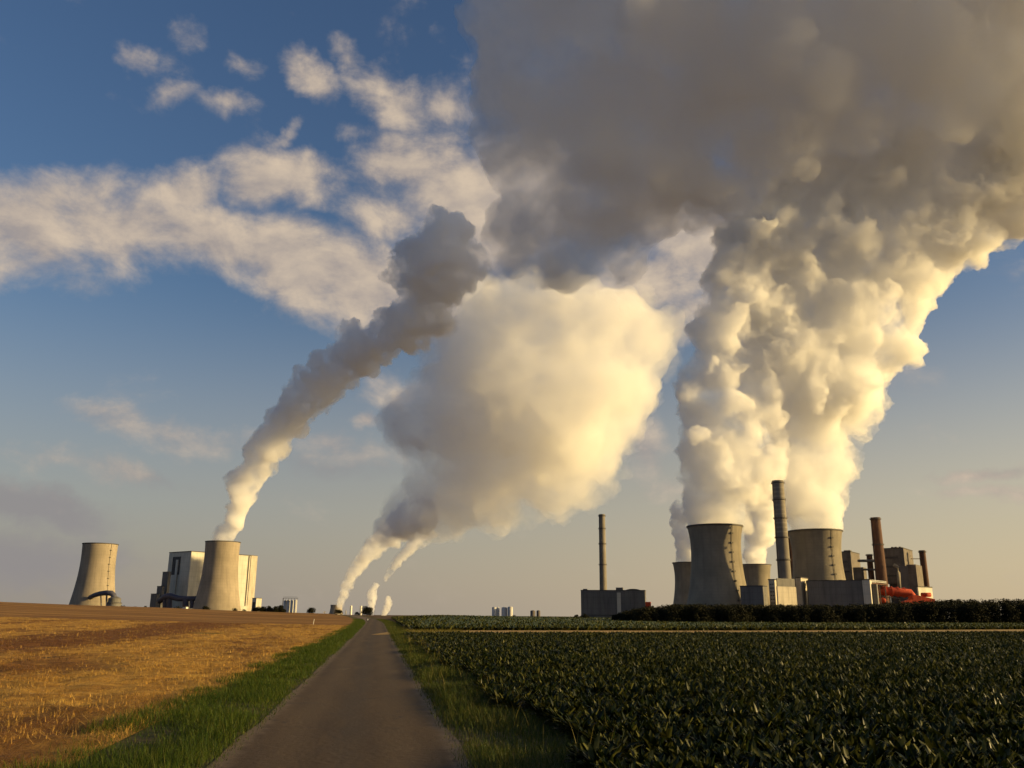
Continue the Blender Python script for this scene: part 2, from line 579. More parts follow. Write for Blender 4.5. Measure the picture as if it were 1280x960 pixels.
class Block:
    """A turned block whose three visible upright edges stand at pixel columns xL, xC (near corner), xR; top edge at ytop above the corner."""
    def __init__(self, name, label, cat, xL, xC, xR, ytop, Y, turn=TURN, group=None):
        c = at(xC, ytop, Y)
        self.gz = Hs(c.x, Y) - 1.0
        self.h = c.z - self.gz
        t = turn
        kL, kR = [ray(x, ytop).x / ray(x, ytop).y for x in (xL, xR)]
        u = (-math.cos(t), -math.sin(t))
        v = (-math.sin(t), math.cos(t))
        self.W = (kL * Y - c.x) / (u[0] - kL * u[1])
        self.D = (kR * Y - c.x) / (v[0] - kR * v[1])
        self.root = None
        if name:
            self.root = empty(name, (c.x, Y, self.gz), t)
            tag(self.root, label, cat, group)
        self.c = Vector((c.x, Y, self.gz))
        self.t = t

    def zof(self, y, x=None):
        """height in the block's frame of photo row y above the near corner"""
        p = ray(640, y) if x is None else ray(x, y)
        return EYE + p.z / p.y * self.c.y - self.gz

    def to_local(self, p):
        d = Vector(p) - self.c
        return Vector((d.x * math.cos(self.t) + d.y * math.sin(self.t), -d.x * math.sin(self.t) + d.y * math.cos(self.t), d.z))

    def body(self, mat, name='wall', parapet=True):
        b = MB().box(-self.W, 0, 0, self.D, 0, self.h)
        o = b.build(name, mat, self.root)
        if parapet:
            r = MB()
            W, D, h = self.W, self.D, self.h
            r.box(-W - .4, .4, -.4, .35, h + .003, h + 1.3).box(-W - .4, .4, D - .35, D + .4, h + .003, h + 1.3)
            r.box(-W - .4, -W + .35, .35, D - .35, h + .003, h + 1.3).box(-.35, .4, .35, D - .35, h + .003, h + 1.3)
            r.build('roof', M_ROOF, self.root)
        return o

    def sub(self, xL, xC, xR, ytop, mat, name, dy=0.0, z0=0.0):
        """another turned volume of the same building, given by its own pixel columns, dy metres behind the near corner"""
        q = Block(None, '', '', xL, xC, xR, ytop, self.c.y + dy, self.t)
        l = self.to_local((q.c.x, q.c.y, self.gz))
        h = q.h + q.gz - self.gz
        return MB().box(l.x - q.W, l.x, l.y, l.y + q.D, z0, h).build(name, mat, self.root), l, q.W, q.D, h


def chimney(name, label, xt, yt, xb, wt_, wb, Y, mat, bands=(), group=None, ringed=0, ladder=True):
    """Tapered stack: top centre (xt, yt) and widths in photo pixels at top and near the base."""
    top = at(xt, yt, Y)
    sc = (top - Vector((0, 0, EYE))).length / FPX
    gz = Hs(top.x, Y) - 1
    h = top.z - gz
    r1, r0 = wt_ / 2 * sc, wb / 2 * sc
    root = empty(name, (top.x, Y, gz))
    tag(root, label, 'chimney', group)
    prof = [(r0 + (r1 - r0) * i / 24, h * i / 24) for i in range(25)]
    prof += [(r1 * .8, h), (r1 * .78, h - 6)]
    MB().lathe(prof, 40).build('shaft', mat, root, False)
    for y in bands:
        z = EYE + ray(xt, y).z / ray(xt, y).y * Y - gz
        r = r0 + (r1 - r0) * z / h
        b = MB().lathe([(r + .05, z - .8), (r + 1.3, z - .6), (r + 1.3, z + .5), (r + .05, z + .5)], 32)
        pf = b.build('platform', M_DARK, root)
        b = MB().lathe([(r + 1.15, z + 1.6), (r + 1.3, z + 1.6), (r + 1.3, z + 1.75), (r + 1.15, z + 1.75), (r + 1.15, z + 1.6)], 32)
        for k in range(16):
            a = 2 * math.pi * k / 16
            b.tube([(math.cos(a) * (r + 1.2), math.sin(a) * (r + 1.2), z + .5), (math.cos(a) * (r + 1.2), math.sin(a) * (r + 1.2), z + 1.7)], .08, 4)
        b.build('railing', M_DARK, pf)
    for k in range(ringed):
        z = h * (.98 - .032 * k)
        r = r0 + (r1 - r0) * z / h
        MB().lathe([(r + .02, z - 1.4), (r + .18, z - 1.4), (r + .18, z + .6), (r + .02, z + .6)], 40).build('ring', M_RING, root)
    if ladder:
        a = math.atan2(-Y, -top.x) - R(55)
        pts = [(math.cos(a) * (r + .5), math.sin(a) * (r + .5), z) for r, z in prof[:25]]
        MB().tube(pts, .3, 5).build('ladder', M_DARK, root)
    return root


# --- hall with the grey chimney, centre right
b = Block('turbine_hall', 'broad plain dark grey hall with small red annex, below the lone grey chimney', 'hall', 726, 806, 807.2, 738.5, 1500, turn=R(-12))
b.body(M_HALL)
W, D, h = b.W, b.D, b.h
MB().box(-W * .435, -W * .375, -.7, -.003, 0, h - 3).build('stair_strip', M_PALE, b.root)
MB().box(-W * .45, -W * .34, 3, 14, h + .01, h + 5.5).build('roof_unit', M_HALL, b.root)
MB().box(-W * .97, -W * .9, 3, 10, h + .01, h + 3.2).build('roof_unit', M_HALL, b.root)
arc = [(-W * .32 + W * .27 * i / 10, h + .01 + 3.4 * math.sin(math.pi * i / 10) ** .6) for i in range(11)]
MB().prism(arc[::-1], 4, D - 4).build('vault_roof', M_ROOF, b.root)
MB().box(.01, 9, 4, 14, b.h * .30, b.h * .62).build('annex', M_RED, b.root)
MB().box(-W * .95, -W * .48, -.06, -.003, h * .12, h * .17).build('window_band', M_GLASS, b.root)
chimney('chimney', 'lone slim grey chimney rising over the broad plain hall', 752.3, 643, 752.8, 7.6, 9.2, 1682, M_GREYC, (645, 661, 680, 706))

# --- right-hand station
chimney('chimney', 'tallest concrete chimney with pale rings, standing between the two big towers', 972, 601, 980, 13.2, 15.5, 1182, M_GREYC, (604, 625, 648, 672, 700), ringed=12)
chimney('chimney', 'dark red chimney half hidden behind the ringed concrete chimney', 986.5, 667, 990, 7, 9, 1420, M_BROWN, (669,), ladder=False)
chimney('chimney', 'thick dark brown chimney above the red ducts', 1094, 647, 1103, 10.4, 13.6, 1330, M_BROWN, (649, 681))
chimney('chimney', 'short brown stub chimney bridged by pipes to the boiler houses', 1086.5, 693, 1088, 6.2, 7, 1420, M_BROWN, (694,), ladder=False)
chimney('chimney', 'rightmost short brown chimney with a thin bridge to the boiler house', 1152.5, 688, 1157, 6.6, 7.6, 1380, M_BROWN, (690,))

b = Block('pump_house', 'low dark flat-roofed block at the foot of the wide front tower', 'building', 925, 953, 958.5, 733, 1130)
b.body(M_HALL)
b = Block('stair_tower', 'narrow cream stair tower with dotted windows at the tower foot', 'building', 960.5, 968, 971.5, 725, 1150)
b.body(M_CREAM)
for col in (.3, .68):
    for k in range(9):
        z = b.h * (.16 + .09 * k)
        x = -b.W * col
        MB().box(x - .9, x + .9, -.08, -.003, z, z + 1.7).build('window', M_GLASS, b.root)
b = Block('machine_hall', 'golden lit cream hall with dark roof band below the ringed chimney', 'hall', 970.2, 971.5, 995, 733, 1110, turn=R(-62))
b.body(M_CREAM, parapet=False)
MB().box(-b.W * .95, -.8, .8, b.D - .8, b.h + .01, b.h + 10).build('roof_storey', M_HALL, b.root)
b = Block('stair_tower', 'tall narrow block with one bright face, between the golden hall and the long hall', 'building', 994.5, 1000.8, 1009.5, 722.5, 1200)
b.body(M_CREAM)
b = Block('turbine_hall', 'long low grey hall before the tower right of the ringed chimney', 'hall', 1008, 1077, 1079, 727, 1195, turn=R(-16))
b.body(M_HALL)
W, D, h = b.W, b.D, b.h
MB().box(-W * .97, -W * .04, -.08, -.003, h * .70, h * .77).build('window_band', M_GLASS, b.root)
for fx in (.12, .34, .58, .8):
    MB().box(-W * fx - 5, -W * fx, 5, 9, h + .01, h + 2.6).build('roof_vent', M_DARK, b.root)
for fx in (.2, .5, .78):
    MB().box(-W * fx - .8, -W * fx, -.9, -.01, 0, h - .2).build('pilaster', M_HALL, b.root)
b = Block('hall_annex', 'pale pilastered end block of the long low hall', 'building', 1077.5, 1087, 1094.5, 725, 1170, turn=R(-30))
b.body(M_PALE)
b.sub(1088, 1095.5, 1097, 730, M_HALL, 'wing', dy=6)


def boiler_house(label, xL, xC, xR, ytop, Y, low):
    b = Block('boiler_house', label, 'boiler house', xL, xC, xR, ytop, Y)
    W, D, h = b.W, b.D, b.h
    # open steel lower storeys carry a clad upper box
    MB().box(-W, 0, 0, D, h * low, h).build('upper_cladding', M_BOIL, b.root)
    MB().box(-W * .9, -W * .05, D * .12, D * .95, 0, h * low - .01).build('lower_storey', M_HALL, b.root)
    g = MB()
    for i in range(5):
        x = -W * i / 4
        g.box(x - .6, x + .6, -.5, .7, 0, h * low - .02)
    for k in range(1, 4):
        z = h * low * k / 4
        g.box(-W - .2, .2, -.9, -.52, z - .5, z + .5)
    g.build('steel_frame', M_DARK, b.root)
    for k in range(3):
        z = h * (low + (1 - low) * (.2 + .26 * k))
        MB().box(-W * .92, -W * (.1 + .1 * k), -.5, -.003, z, z + h * .025).build('vent_louvre', M_DARK, b.root)
    r = MB().box(-W - .4, .4, -.4, D + .4, h + .003, h + 1.4)
    r.build('roof', M_ROOF, b.root)
    for fx in (.25, .45, .62):
        MB().box(-W * fx - 3, -W * fx, D * .3, D * .5, h + 1.41, h + 4.5).build('roof_vent', M_DARK, b.root)
    return b


b = boiler_house('weathered boiler house peeping out behind the right big tower', 1048, 1063, 1074, 690, 1480, .45)
b.sub(1066, 1079, 1082.5, 709, M_BOIL, 'lower_wing', dy=-30)
MB().tube([b.to_local(at(1073, 701, 1440)), b.to_local(at(1095, 701, 1400))], 2.2, 8).build('bridge_pipe', M_BOIL, b.root)
MB().tube([b.to_local(at(1078, 712, 1430)), b.to_local(at(1095, 712, 1400))], 1.6, 8).build('bridge_pipe', M_BOIL, b.root)
b = boiler_house('larger dark boiler house right of the thick brown chimney', 1103, 1129, 1140, 685.5, 1360, .52)
b.sub(1122, 1134, 1138, 707, M_HALL, 'lower_wing', dy=-28)
b.sub(1132.5, 1144.5, 1152, 705.5, M_BOIL, 'side_tower', dy=-34)
p = [b.to_local(at(1117, 706, 1318)), b.to_local(at(1122, 709, 1316)), b.to_local(at(1123, 716, 1316)), b.to_local(at(1124.5, 738, 1316))]
MB().tube(p, 2.6, 12).build('downpipe', M_GREYC, b.root, True)
MB().tube([b.to_local(at(1139, 698.5, 1370)), b.to_local(at(1151, 698.5, 1378))], .7, 6).build('bridge', M_DARK, b.root)
b = Block('workshop', 'low pale sunlit shed below the side tower of the dark boiler house', 'building', 1146, 1147.5, 1165, 734, 1270, turn=R(-60))
b.body(M_PALE)

# pipe bridge between the halls and the boiler houses
pb_ = empty('pipe_bridge', at(1086, 760, 1180))
tag(pb_, 'dark pipe rack on steel legs between the long hall annex and the thick brown chimney', 'pipe bridge')


def rel(o, p):
    return Vector(p) - o.location


for dz_, rr_ in ((0, 1.0), (2.4, .7), (4.2, .55)):
    a_, b_ = rel(pb_, at(1089, 729, 1185)), rel(pb_, at(1108, 731, 1215))
    MB().tube([a_ + Vector((0, 0, dz_)), b_ + Vector((0, 0, dz_))], rr_, 8).build('pipe', M_STEEL if dz_ else M_BROWN, pb_)
for x_, Y_ in ((1091, 1188), (1099, 1200), (1106, 1212)):
    q_ = rel(pb_, at(x_, 729, Y_))
    MB().box(q_.x - .5, q_.x + .5, q_.y - .5, q_.y + .5, -14, q_.z - .9).build('leg', M_DARK, pb_)

# red flue ducts
rd = empty('flue_duct', at(1100, 760, 1240))
tag(rd, 'bright red main flue duct running right from the brown chimney foot', 'flue duct')

MB().tube([rel(rd, at(1098.5, 733.5, 1240)), rel(rd, at(1098.5, 740, 1240)), rel(rd, at(1104, 738.5, 1238)), rel(rd, at(1120, 740, 1236)), rel(rd, at(1138, 741.5, 1234)), rel(rd, at(1141, 746, 1234))], [6.5, 6.5, 6.2, 5.8, 5.6, 5.0], 18).build('main_pipe', M_RED, rd, True)
for x in (1106, 1114, 1122, 1130):
    p = rel(rd, at(x, 738.5 + (x - 1104) * .085, 1237))
    MB().tube([p - Vector((.9, 0, 0)), p + Vector((.9, 0, 0))], 7.0, 18).build('flange', M_RED, rd)
MB().tube([rel(rd, at(1097, 752, 1236)), rel(rd, at(1104, 750.5, 1234)), rel(rd, at(1107, 753, 1233))], 4.0, 14).build('lower_elbow', M_RED, rd, True)
g = MB()
for x in (1100, 1112, 1124, 1136):
    q = rel(rd, at(x, 745, 1240))
    g.box(q.x - .7, q.x + .7, q.y - .7, q.y + .7, -12, q.z)
g.tube([rel(rd, at(1103, 745.5, 1228)), rel(rd, at(1150, 752, 1222))], .6, 6)
g.build('steel_support', M_DARK, rd)
fd = empty('filter_house', at(1128, 762, 1215))
tag(fd, 'long red sloping filter casing at the right end of the red ducts', 'filter house')
q0, q1 = rel(fd, at(1138, 743, 1215)), rel(fd, at(1166, 748, 1215))
MB().prism([(q0.x, q0.z - 9), (q1.x, q1.z - 6), (q1.x, q1.z - 1), (q0.x + 6, q0.z - 1), (q0.x, q0.z - 2)], -6, 8).build('casing', M_RED, fd)
q0, q1 = rel(fd, at(1127, 749.5, 1205)), rel(fd, at(1154, 749, 1205))
MB().prism([(q0.x, q0.z - 8), (q1.x, q1.z - 8), (q1.x, q1.z - 1), (q0.x + 8, q0.z), (q0.x, q0.z - 3)], -14, -8).build('lower_casing', M_RED, fd)
MB().tube([rel(fd, at(1152, 743.5, 1216)), rel(fd, at(1163, 743.5, 1216))], 3.0, 10).build('ridge_pipe', M_RED, fd, True)

# --- left-hand station: pale stepped boiler house
b = Block('boiler_house', 'huge pale stepped boiler house behind the slender steaming tower', 'boiler house', 212, 239.5, 322, 689.5, 2250, turn=R(-36))
W, D, h = b.W, b.D, b.h
MB().box(-W, 0, 0, D * .42, 0, h).build('wall', M_PALE, b.root)
MB().box(-W, 0, D * .46, D, 0, h).build('wall', M_PALE, b.root)
MB().box(-W * .96, -3, D * .42, D * .46, 0, h - 6).build('link_block', M_HALL, b.root)
MB().box(-W * .8, -W * .45, -.9, -.003, h * .64, h * .93).build('recess_panel', M_ROOF, b.root)
MB().box(-W * .62, -W * .52, -2.5, -.92, h * .30, h * .88).build('riser_duct', M_PALE, b.root)
MB().box(.01, .5, D * .86, D * .88, h * .14, h - .5).build('expansion_joint', M_ROOF, b.root)
MB().box(.01, 1.6, D * .9, D + .5, 0, h + .8).build('corner_tower', M_CREAM, b.root)
MB().box(.01, 4, D * .5, D * .89, 0, h * .16).build('plinth_wing', M_PALE, b.root)
MB().box(-W - .6, .6, -.6, D * .42 + .4, h + .003, h + 2).build('roof', M_ROOF, b.root)
MB().box(-W - .6, .6, D * .46 - .4, D + .6, h + .003, h + 2).build('roof', M_ROOF, b.root)
for xL, xR, yt, dy in ((203.5, 214, 715, -20), (196.5, 206, 733, -40), (188.8, 200, 742.5, -60)):
    q, l, w_, d_, hh = b.sub(xL, (xL + xR) / 2 + 2, xR, yt, M_HALL, 'step_block', dy=dy)
    MB().box(l.x - w_ - .4, l.x + .4, l.y - .4, l.y + d_ + .4, hh + .003, hh + 1.2).build('roof', M_ROOF, b.root)
b = Block('switch_house', 'small pale two-part block at the right foot of the stepped boiler house', 'building', 315.5, 320.5, 327.3, 748, 2040)
b.body(M_PALE)
MB().box(-b.W * .8, -b.W * .2, -.8, -.003, b.h * .25, b.h * .8).build('door', M_ROOF, b.root)


def pipework(name, label, pts, r, extra):
    o = empty(name, at(*pts[0]))
    tag(o, label, 'duct')
    MB().tube([rel(o, at(*p)) for p in pts], r, 14).build('pipe', M_PIPE, o, True)
    for (x0, y0, x1, y1, Y, rr) in extra:
        p0, p1 = at(x0, y0, Y), at(x1, y1, Y)
        MB().tube([rel(o, p0), rel(o, p1)], rr, 12).build('support_leg', M_PIPE, o)
    return o


pipework('gas_duct', 'dark curved gas duct bending up into the lone slender tower',
         [(112.5, 747, 2000), (118, 744, 1985), (125, 742, 1972), (133, 741, 1966), (139, 741.5, 1966), (142, 744, 1966), (143, 750, 1966)], [5, 5, 5.2, 5.6, 6, 6, 6], [(133, 742, 133, 758, 1968, 1.5), (126, 743, 126.5, 758, 1972, 1.2)])
sc_ = empty('gas_scrubber', at(142, 760, 1945))
tag(sc_, 'squat round scrubber vessel beside the lone slender tower', 'scrubber')
z1 = rel(sc_, at(142, 748, 1945)).z
MB().lathe([(15, -6), (15, z1 * .55), (13, z1 * .6), (13, z1), (6, z1 + 4), (.2, z1 + 5)], 28).build('vessel', M_HALL, sc_)
MB().lathe([(15.2, z1 * .5), (16, z1 * .5), (16, z1 * .56), (15.2, z1 * .56)], 28).build('walkway', M_DARK, sc_)
pipework('gas_duct', 'dark bundle of ducts along the foot of the stepped boiler house',
         [(199, 752, 2150), (206, 746, 2140), (213, 745, 2135), (222, 748, 2130), (234, 748.5, 2125), (246, 748, 2120)], [6, 7, 7.5, 7, 6, 6], [(206, 746, 206, 760, 2142, 5), (212, 745, 212, 760, 2137, 6), (232, 748, 232, 760, 2126, 7), (240, 748, 240, 760, 2123, 5)])
for i, (x, y, w_, lab) in enumerate([(232, 759.3, 12, 'tiny white hut among the ducts below the stepped boiler house'), (169, 759.8, 14, 'tiny white hut on the field edge between the two slender towers')]):
    c = at(x, y, 2050)
    hq = empty('site_hut', (c.x, 2050, c.z - 5), R(-35))
    tag(hq, lab, 'hut')
    MB().box(-w_ * .6, w_ * .5, -3, 3, 0, 6).build('wall', M_WHITE, hq)
    MB().prism([(-w_ * .6 - .4, 6.01), (w_ * .5 + .4, 6.01), (w_ * .5 + .4, 6.5), (0, 8.0), (-w_ * .6 - .4, 6.5)], -3.4, 3.4).build('roof', M_ROOF, hq)

# --- silos
def silo_group(label, tubes, Y, cap=True, deck=None, mat=None):
    x0 = sum(t[0] for t in tubes) / len(tubes)
    c = at(x0, tubes[0][1], Y)
    gz = Hs(c.x, Y) - 2
    o = empty('silo_group', (c.x, Y, gz))
    tag(o, label, 'silo')
    for (x, yt, wpx, dy) in tubes:
        p = at(x, yt, Y + dy)
        r = wpx / 2 / FPX * p.length
        q = p - o.location
        MB().lathe([(r, 0), (r, q.z - r * .25), (r * .55, q.z), (.05, q.z + .2)], 24, q.x, q.y).build('silo', mat or M_STEEL, o, True)
    if deck:
        xa, xb, y = deck
        pa, pb = at(xa, y, Y) - o.location, at(xb, y, Y) - o.location
        g = MB().box(pa.x, pb.x, -3, 3, pa.z - .35, pa.z)
        for k in range(6):
            x = pa.x + (pb.x - pa.x) * k / 5
            g.box(x - .12, x + .12, -3.05, -2.85, pa.z - 4, pa.z - .36)
        g.box(pa.x, pb.x, -3.0, -2.9, pa.z + 1.0, pa.z + 1.15)
        g.box(pa.x - .3, pa.x + .3, -2.5, -1.9, -0.5, pa.z - .36)
        g.build('gantry', M_DARK, o)
    return o


silo_group('cluster of steel silos with a gantry, beside the dark hedge trees left of the road', [(357, 750.5, 4.2, 3), (361, 750, 4.2, 0), (365.3, 750, 4.0, -3), (369.8, 749.5, 3.6, -6)], 900, deck=(354.8, 372.5, 747.3))
silo_group('three squat grey silos standing alone on the skyline right of the road', [(617.8, 758.7, 5.4, 0), (622.2, 759.2, 4.4, 4), (630.5, 758.9, 7.0, 0), (637.8, 758.2, 6.4, -3)], 1000)
silo_group('two small dark silos just right of the three squat grey ones', [(666, 763, 6, 0), (673, 763, 4.6, 0)], 1050, mat=M_BOIL)

# --- the farthest plant, far beyond the fields
top = at(420.5, 756, 6800)
ft = empty('cooling_tower', (top.x, 6800, Hs(top.x, 6800)))
tag(ft, 'tiny distant cooling tower on the skyline behind a round tree', 'cooling tower')
hh = top.z - ft.location.z
MB().lathe([(tower_r(hh * i / 16, hh, 43, .8, 45, 56), hh * i / 16) for i in range(17)] + [(43, hh), (40, hh * .8)], 40).build('shell', M_CONC_L, ft, True)
for x, yt, w_, lab in ((439, 757, 2.6, 'pale slim stack left of the dark round tree on the skyline'), (451.3, 757.3, 2.6, 'pale slim stack touching the dark round tree on the skyline'), (432.5, 763, 1.7, 'smallest pale stub beside the tiny distant cooling tower')):
    chimney('chimney', lab, x, yt, x, w_, w_ * 1.1, 6700, M_WHITE, ladder=False)


# ------------------------------------------------------------------ road and fields
def centre(y):
    y = np.asarray(y, float)
    bend = np.clip((y - 130) / 120, 0, 1.6)
    return ROAD_X0 + ROAD_S * y - 5.5 * bend ** 2


def sheet(name, mat, ys, offs, dz, kind='structure', rel_road=True, smooth=True, jitter=None):
    """Sheet over the terrain: rows along y, columns at offsets (numbers or functions of y) from the road centre line."""
    V = []
    nc = len(offs)
    for y in ys:
        for o in offs:
            v = o(y) if callable(o) else o
            x = (float(centre(y)) if rel_road else 0.0) + v
            V.append((x, y, Hs(x, y) + dz + .00012 * abs(y)))
    F = []
    for i in range(len(ys) - 1):
        for j in range(nc - 1):
            a = i * nc + j
            F.append((a, a + 1, a + nc + 1, a + nc))
    o = mesh_obj(name, V, F, mat, smooth=smooth)
    if kind: tag(o, kind=kind)
    return o


def road_coords(t):
    """(offset from the road line, distance along it) as a vector, for wear and rows that follow the road"""
    g = t.n('ShaderNodeNewGeometry')
    s = t.n('ShaderNodeSeparateXYZ')
    t.put(s.inputs[0], g.outputs['Position'])
    off = t.m('SUBTRACT', s.outputs[0], t.m('ADD', t.m('MULTIPLY', s.outputs[1], ROAD_S), ROAD_X0))
    c = t.n('ShaderNodeCombineXYZ')
    t.put(c.inputs[0], off)
    t.put(c.inputs[1], s.outputs[1])
    return off, s.outputs[1], c.outputs[0]


def earth_bsdf(t, out, col, height=None, strength=.5, dist=.03, rough=.95, spec=.15):
    b = t.n('ShaderNodeBsdfPrincipled')
    t.put(b.inputs['Base Color'], col)
    b.inputs['Roughness'].default_value = rough
    b.inputs['Specular IOR Level'].default_value = spec
    if height is not None:
        bn = t.n('ShaderNodeBump')
        bn.inputs['Strength'].default_value = strength
        bn.inputs['Distance'].default_value = dist
        t.put(bn.inputs['Height'], height)
        t.put(b.inputs['Normal'], bn.outputs[0])
    t.put(out.inputs[0], b.outputs[0])


# asphalt with worn wheel tracks, patches and fine aggregate
M_ROAD, t, out = new_mat('worn_asphalt')
off, yy, rc = road_coords(t)
col = t.mix(t.smooth(t.noise(t.mapping(rc, scale=(1.1, .16, 1)), 1.0, 6, .65), .35, .68), (.048, .027, .0095), (.086, .050, .018))
track = t.smooth(t.m('ABSOLUTE', t.m('SUBTRACT', t.m('ABSOLUTE', t.m('ADD', off, t.m('MULTIPLY', t.m('SUBTRACT', t.noise(rc, .12, 3), .5), .5))), .72)), .42, .05)
col = t.mix(t.m('MULTIPLY', track, .5), col, (.100, .062, .026))
mid = t.smooth(t.m('ABSOLUTE', t.m('ADD', off, t.m('MULTIPLY', t.m('SUBTRACT', t.noise(rc, .4, 4), .5), .7))), .38, .05)
col = t.mix(t.m('MULTIPLY', mid, .45), col, (.046, .033, .021))
cross = t.smooth(t.noise(t.mapping(rc, scale=(.35, .9, 1)), 1.0, 5, .7), .60, .72)
col = t.mix(t.m('MULTIPLY', cross, .55), col, (.035, .029, .024))
vor = t.n('ShaderNodeTexVoronoi', feature='DISTANCE_TO_EDGE')
wv_ = t.n('ShaderNodeVectorMath', operation='ADD')
t.put(wv_.inputs[0], t.mapping(rc, scale=(1, .55, 1)))
t.put(wv_.inputs[1], t.noise(rc, 1.6, 4, .6, col=True))
t.put(vor.inputs['Vector'], wv_.outputs[0])
vor.inputs['Scale'].default_value = .75
crack = t.m('MULTIPLY', t.m('LESS_THAN', vor.outputs['Distance'], .010), t.smooth(t.noise(rc, .5, 3), .48, .62))
col = t.mix(t.m('MULTIPLY', crack, .75), col, (.022, .017, .013))
mud = t.smooth(t.noise(t.mapping(rc, loc=(3, 8, 0), scale=(.9, .22, 1)), 1.0, 7, .7), .60, .70)
col = t.mix(t.m('MULTIPLY', mud, .6), col, (.17, .115, .06))
edge = t.smooth(t.m('ADD', t.m('ABSOLUTE', off), t.m('MULTIPLY', t.noise(rc, 2.2, 5, .7), .5)), 1.42, 1.66)
col = t.mix(t.m('MULTIPLY', edge, .85), col, (.15, .105, .065))
grain = t.noise(rc, 70.0, 3, .7)
col = t.mix(t.m('MULTIPLY', t.smooth(grain, .5, .75), .45), col, (.135, .09, .045))
earth_bsdf(t, out, col, t.m('ADD', t.m('MULTIPLY', grain, .35), t.noise(rc, 9.0, 5)), .55, .02, .82, .3)
ys_road = np.concatenate([np.linspace(-40, 60, 60), np.linspace(62, 300, 90)])
rng0 = random.Random(4)
ragL = {float(y): -1.47 + rng0.uniform(-.05, .05) for y in ys_road}
sheet('road', M_ROAD, [float(y) for y in ys_road], [lambda y: ragL[y], -1.0, -.5, 0, .5, 1.0, lambda y: -ragL[y]], .012)

# stubble: straw-coloured field with browner strips running along the road
M_STUB, t, out = new_mat('stubble_soil')
off, yy, rc = road_coords(t)
n1 = t.noise(t.mapping(rc, scale=(.35, .035, 1)), 1.0, 6, .6)
n2 = t.noise(rc, .9, 7, .7)
n3 = t.noise(t.mapping(rc, scale=(9, 2.2, 1)), 1.0, 5, .75)
n4 = t.noise(t.mapping(rc, scale=(.22, .06, 1)), 1.0, 6, .65)
wob = t.m('ADD', off, t.m('MULTIPLY', t.m('SUBTRACT', n4, .5), 22.0))
strip = t.smooth(t.m('ABSOLUTE', t.m('ADD', wob, 19.5)), 6.5, 3.0)
near_strip = t.smooth(t.m('ABSOLUTE', t.m('ADD', wob, 8.2)), 2.6, .6)
brown = t.m('MAXIMUM', t.m('MULTIPLY', strip, .9), t.m('MULTIPLY', t.smooth(n4, .50, .62), .75))
gold = t.mix(t.smooth(n2, .35, .65), (.33, .165, .026), (.56, .315, .062))
dirt = t.mix(t.smooth(n2, .35, .65), (.09, .030, .008), (.19, .07, .015))
col = t.mix(brown, gold, dirt)
col = t.mix(t.m('MULTIPLY', t.smooth(t.noise(t.mapping(rc, scale=(.5, .12, 1)), 1.0, 6, .7), .5, .64), .55), col, (.12, .045, .012))
col = t.mix(t.m('MULTIPLY', t.smooth(n3, .52, .7), .7), col, (.12, .06, .022))
grn = t.m('MULTIPLY', t.smooth(t.noise(t.mapping(rc, scale=(.12, .05, 1)), 1.0, 5), .60, .68), .5)
col = t.mix(grn, col, (.09, .11, .025))
earth_bsdf(t, out, col, t.m('ADD', n3, t.m('MULTIPLY', t.noise(rc, 14, 5, .7), .7)), 1.0, .12)


def clods(o, y):
    """height of the loose clods and drill ridges of the left field"""
    n = np.array([noise.fractal((a * 1.1, b * .75, 5), .9, 2.1, 5) + .8 * noise.noise((a * .35, b * .16, 2)) for a, b in zip(np.ravel(o), np.ravel(y))])
    return .060 * n * np.clip((-3.2 - np.ravel(o)) / 1.0, 0, 1)


ys_f = np.concatenate([np.linspace(-40, 4, 23), np.arange(4.2, 30, .2), np.arange(30.4, 60, .5), np.linspace(61, 119, 50)])
of_f = np.concatenate([-np.geomspace(40, 260, 14)[::-1], -np.arange(39.5, 18, -.5), -np.arange(18, 3.0, -.18), [-3.0]])
OO, YY = np.meshgrid(of_f, ys_f)
XX = centre(YY) + OO
ZZ = H(XX, YY) + .016 + .00012 * np.abs(YY) + clods(OO, YY).reshape(OO.shape)
nc_ = len(of_f)
ii, jj = np.meshgrid(np.arange(len(ys_f) - 1), np.arange(nc_ - 1), indexing='ij')
a_ = (ii * nc_ + jj).ravel()
so = quads_obj('stubble_field', np.stack([XX.ravel(), YY.ravel(), ZZ.ravel()], 1), np.stack([a_, a_ + 1, a_ + nc_ + 1, a_ + nc_], 1), M_STUB)
tag(so, kind='structure')

M_TILL, t, out = new_mat('tilled_soil')
off, yy, rc = road_coords(t)
n1 = t.noise(t.mapping(rc, scale=(.02, .09, 1)), 1.0, 6, .65)
n2 = t.noise(rc, 1.5, 6, .7)
col = t.mix(t.smooth(n1, .35, .65), (.20, .088, .022), (.36, .19, .048))
col = t.mix(t.m('MULTIPLY', t.smooth(n2, .45, .7), .5), col, (.10, .055, .022))
earth_bsdf(t, out, col, n2, 1.0, .15)
ys_t = [float(y) for y in np.linspace(119, 420, 40)]
sheet('tilled_field', M_TILL, ys_t, [-600, -420, -300, -220, -160, -120, -90, -65, -45, -30, -20, -12, -7, -3.4], .016)

M_SOIL, t, out = new_mat('verge_soil')
off, yy, rc = road_coords(t)
n2 = t.noise(rc, 2.0, 6, .7)
col = t.mix(t.smooth(n2, .4, .62), (.05, .052, .018), (.12, .085, .035))
earth_bsdf(t, out, col, n2, .8, .06)
ys_v = [float(y) for y in np.concatenate([np.linspace(-40, 60, 41), np.linspace(64, 300, 60)])]
sheet('verge', M_SOIL, ys_v, [-3.3, -2.4, -1.40], .006)
sheet('verge', M_SOIL, ys_v, [1.40, 2.4, 3.7], .006)

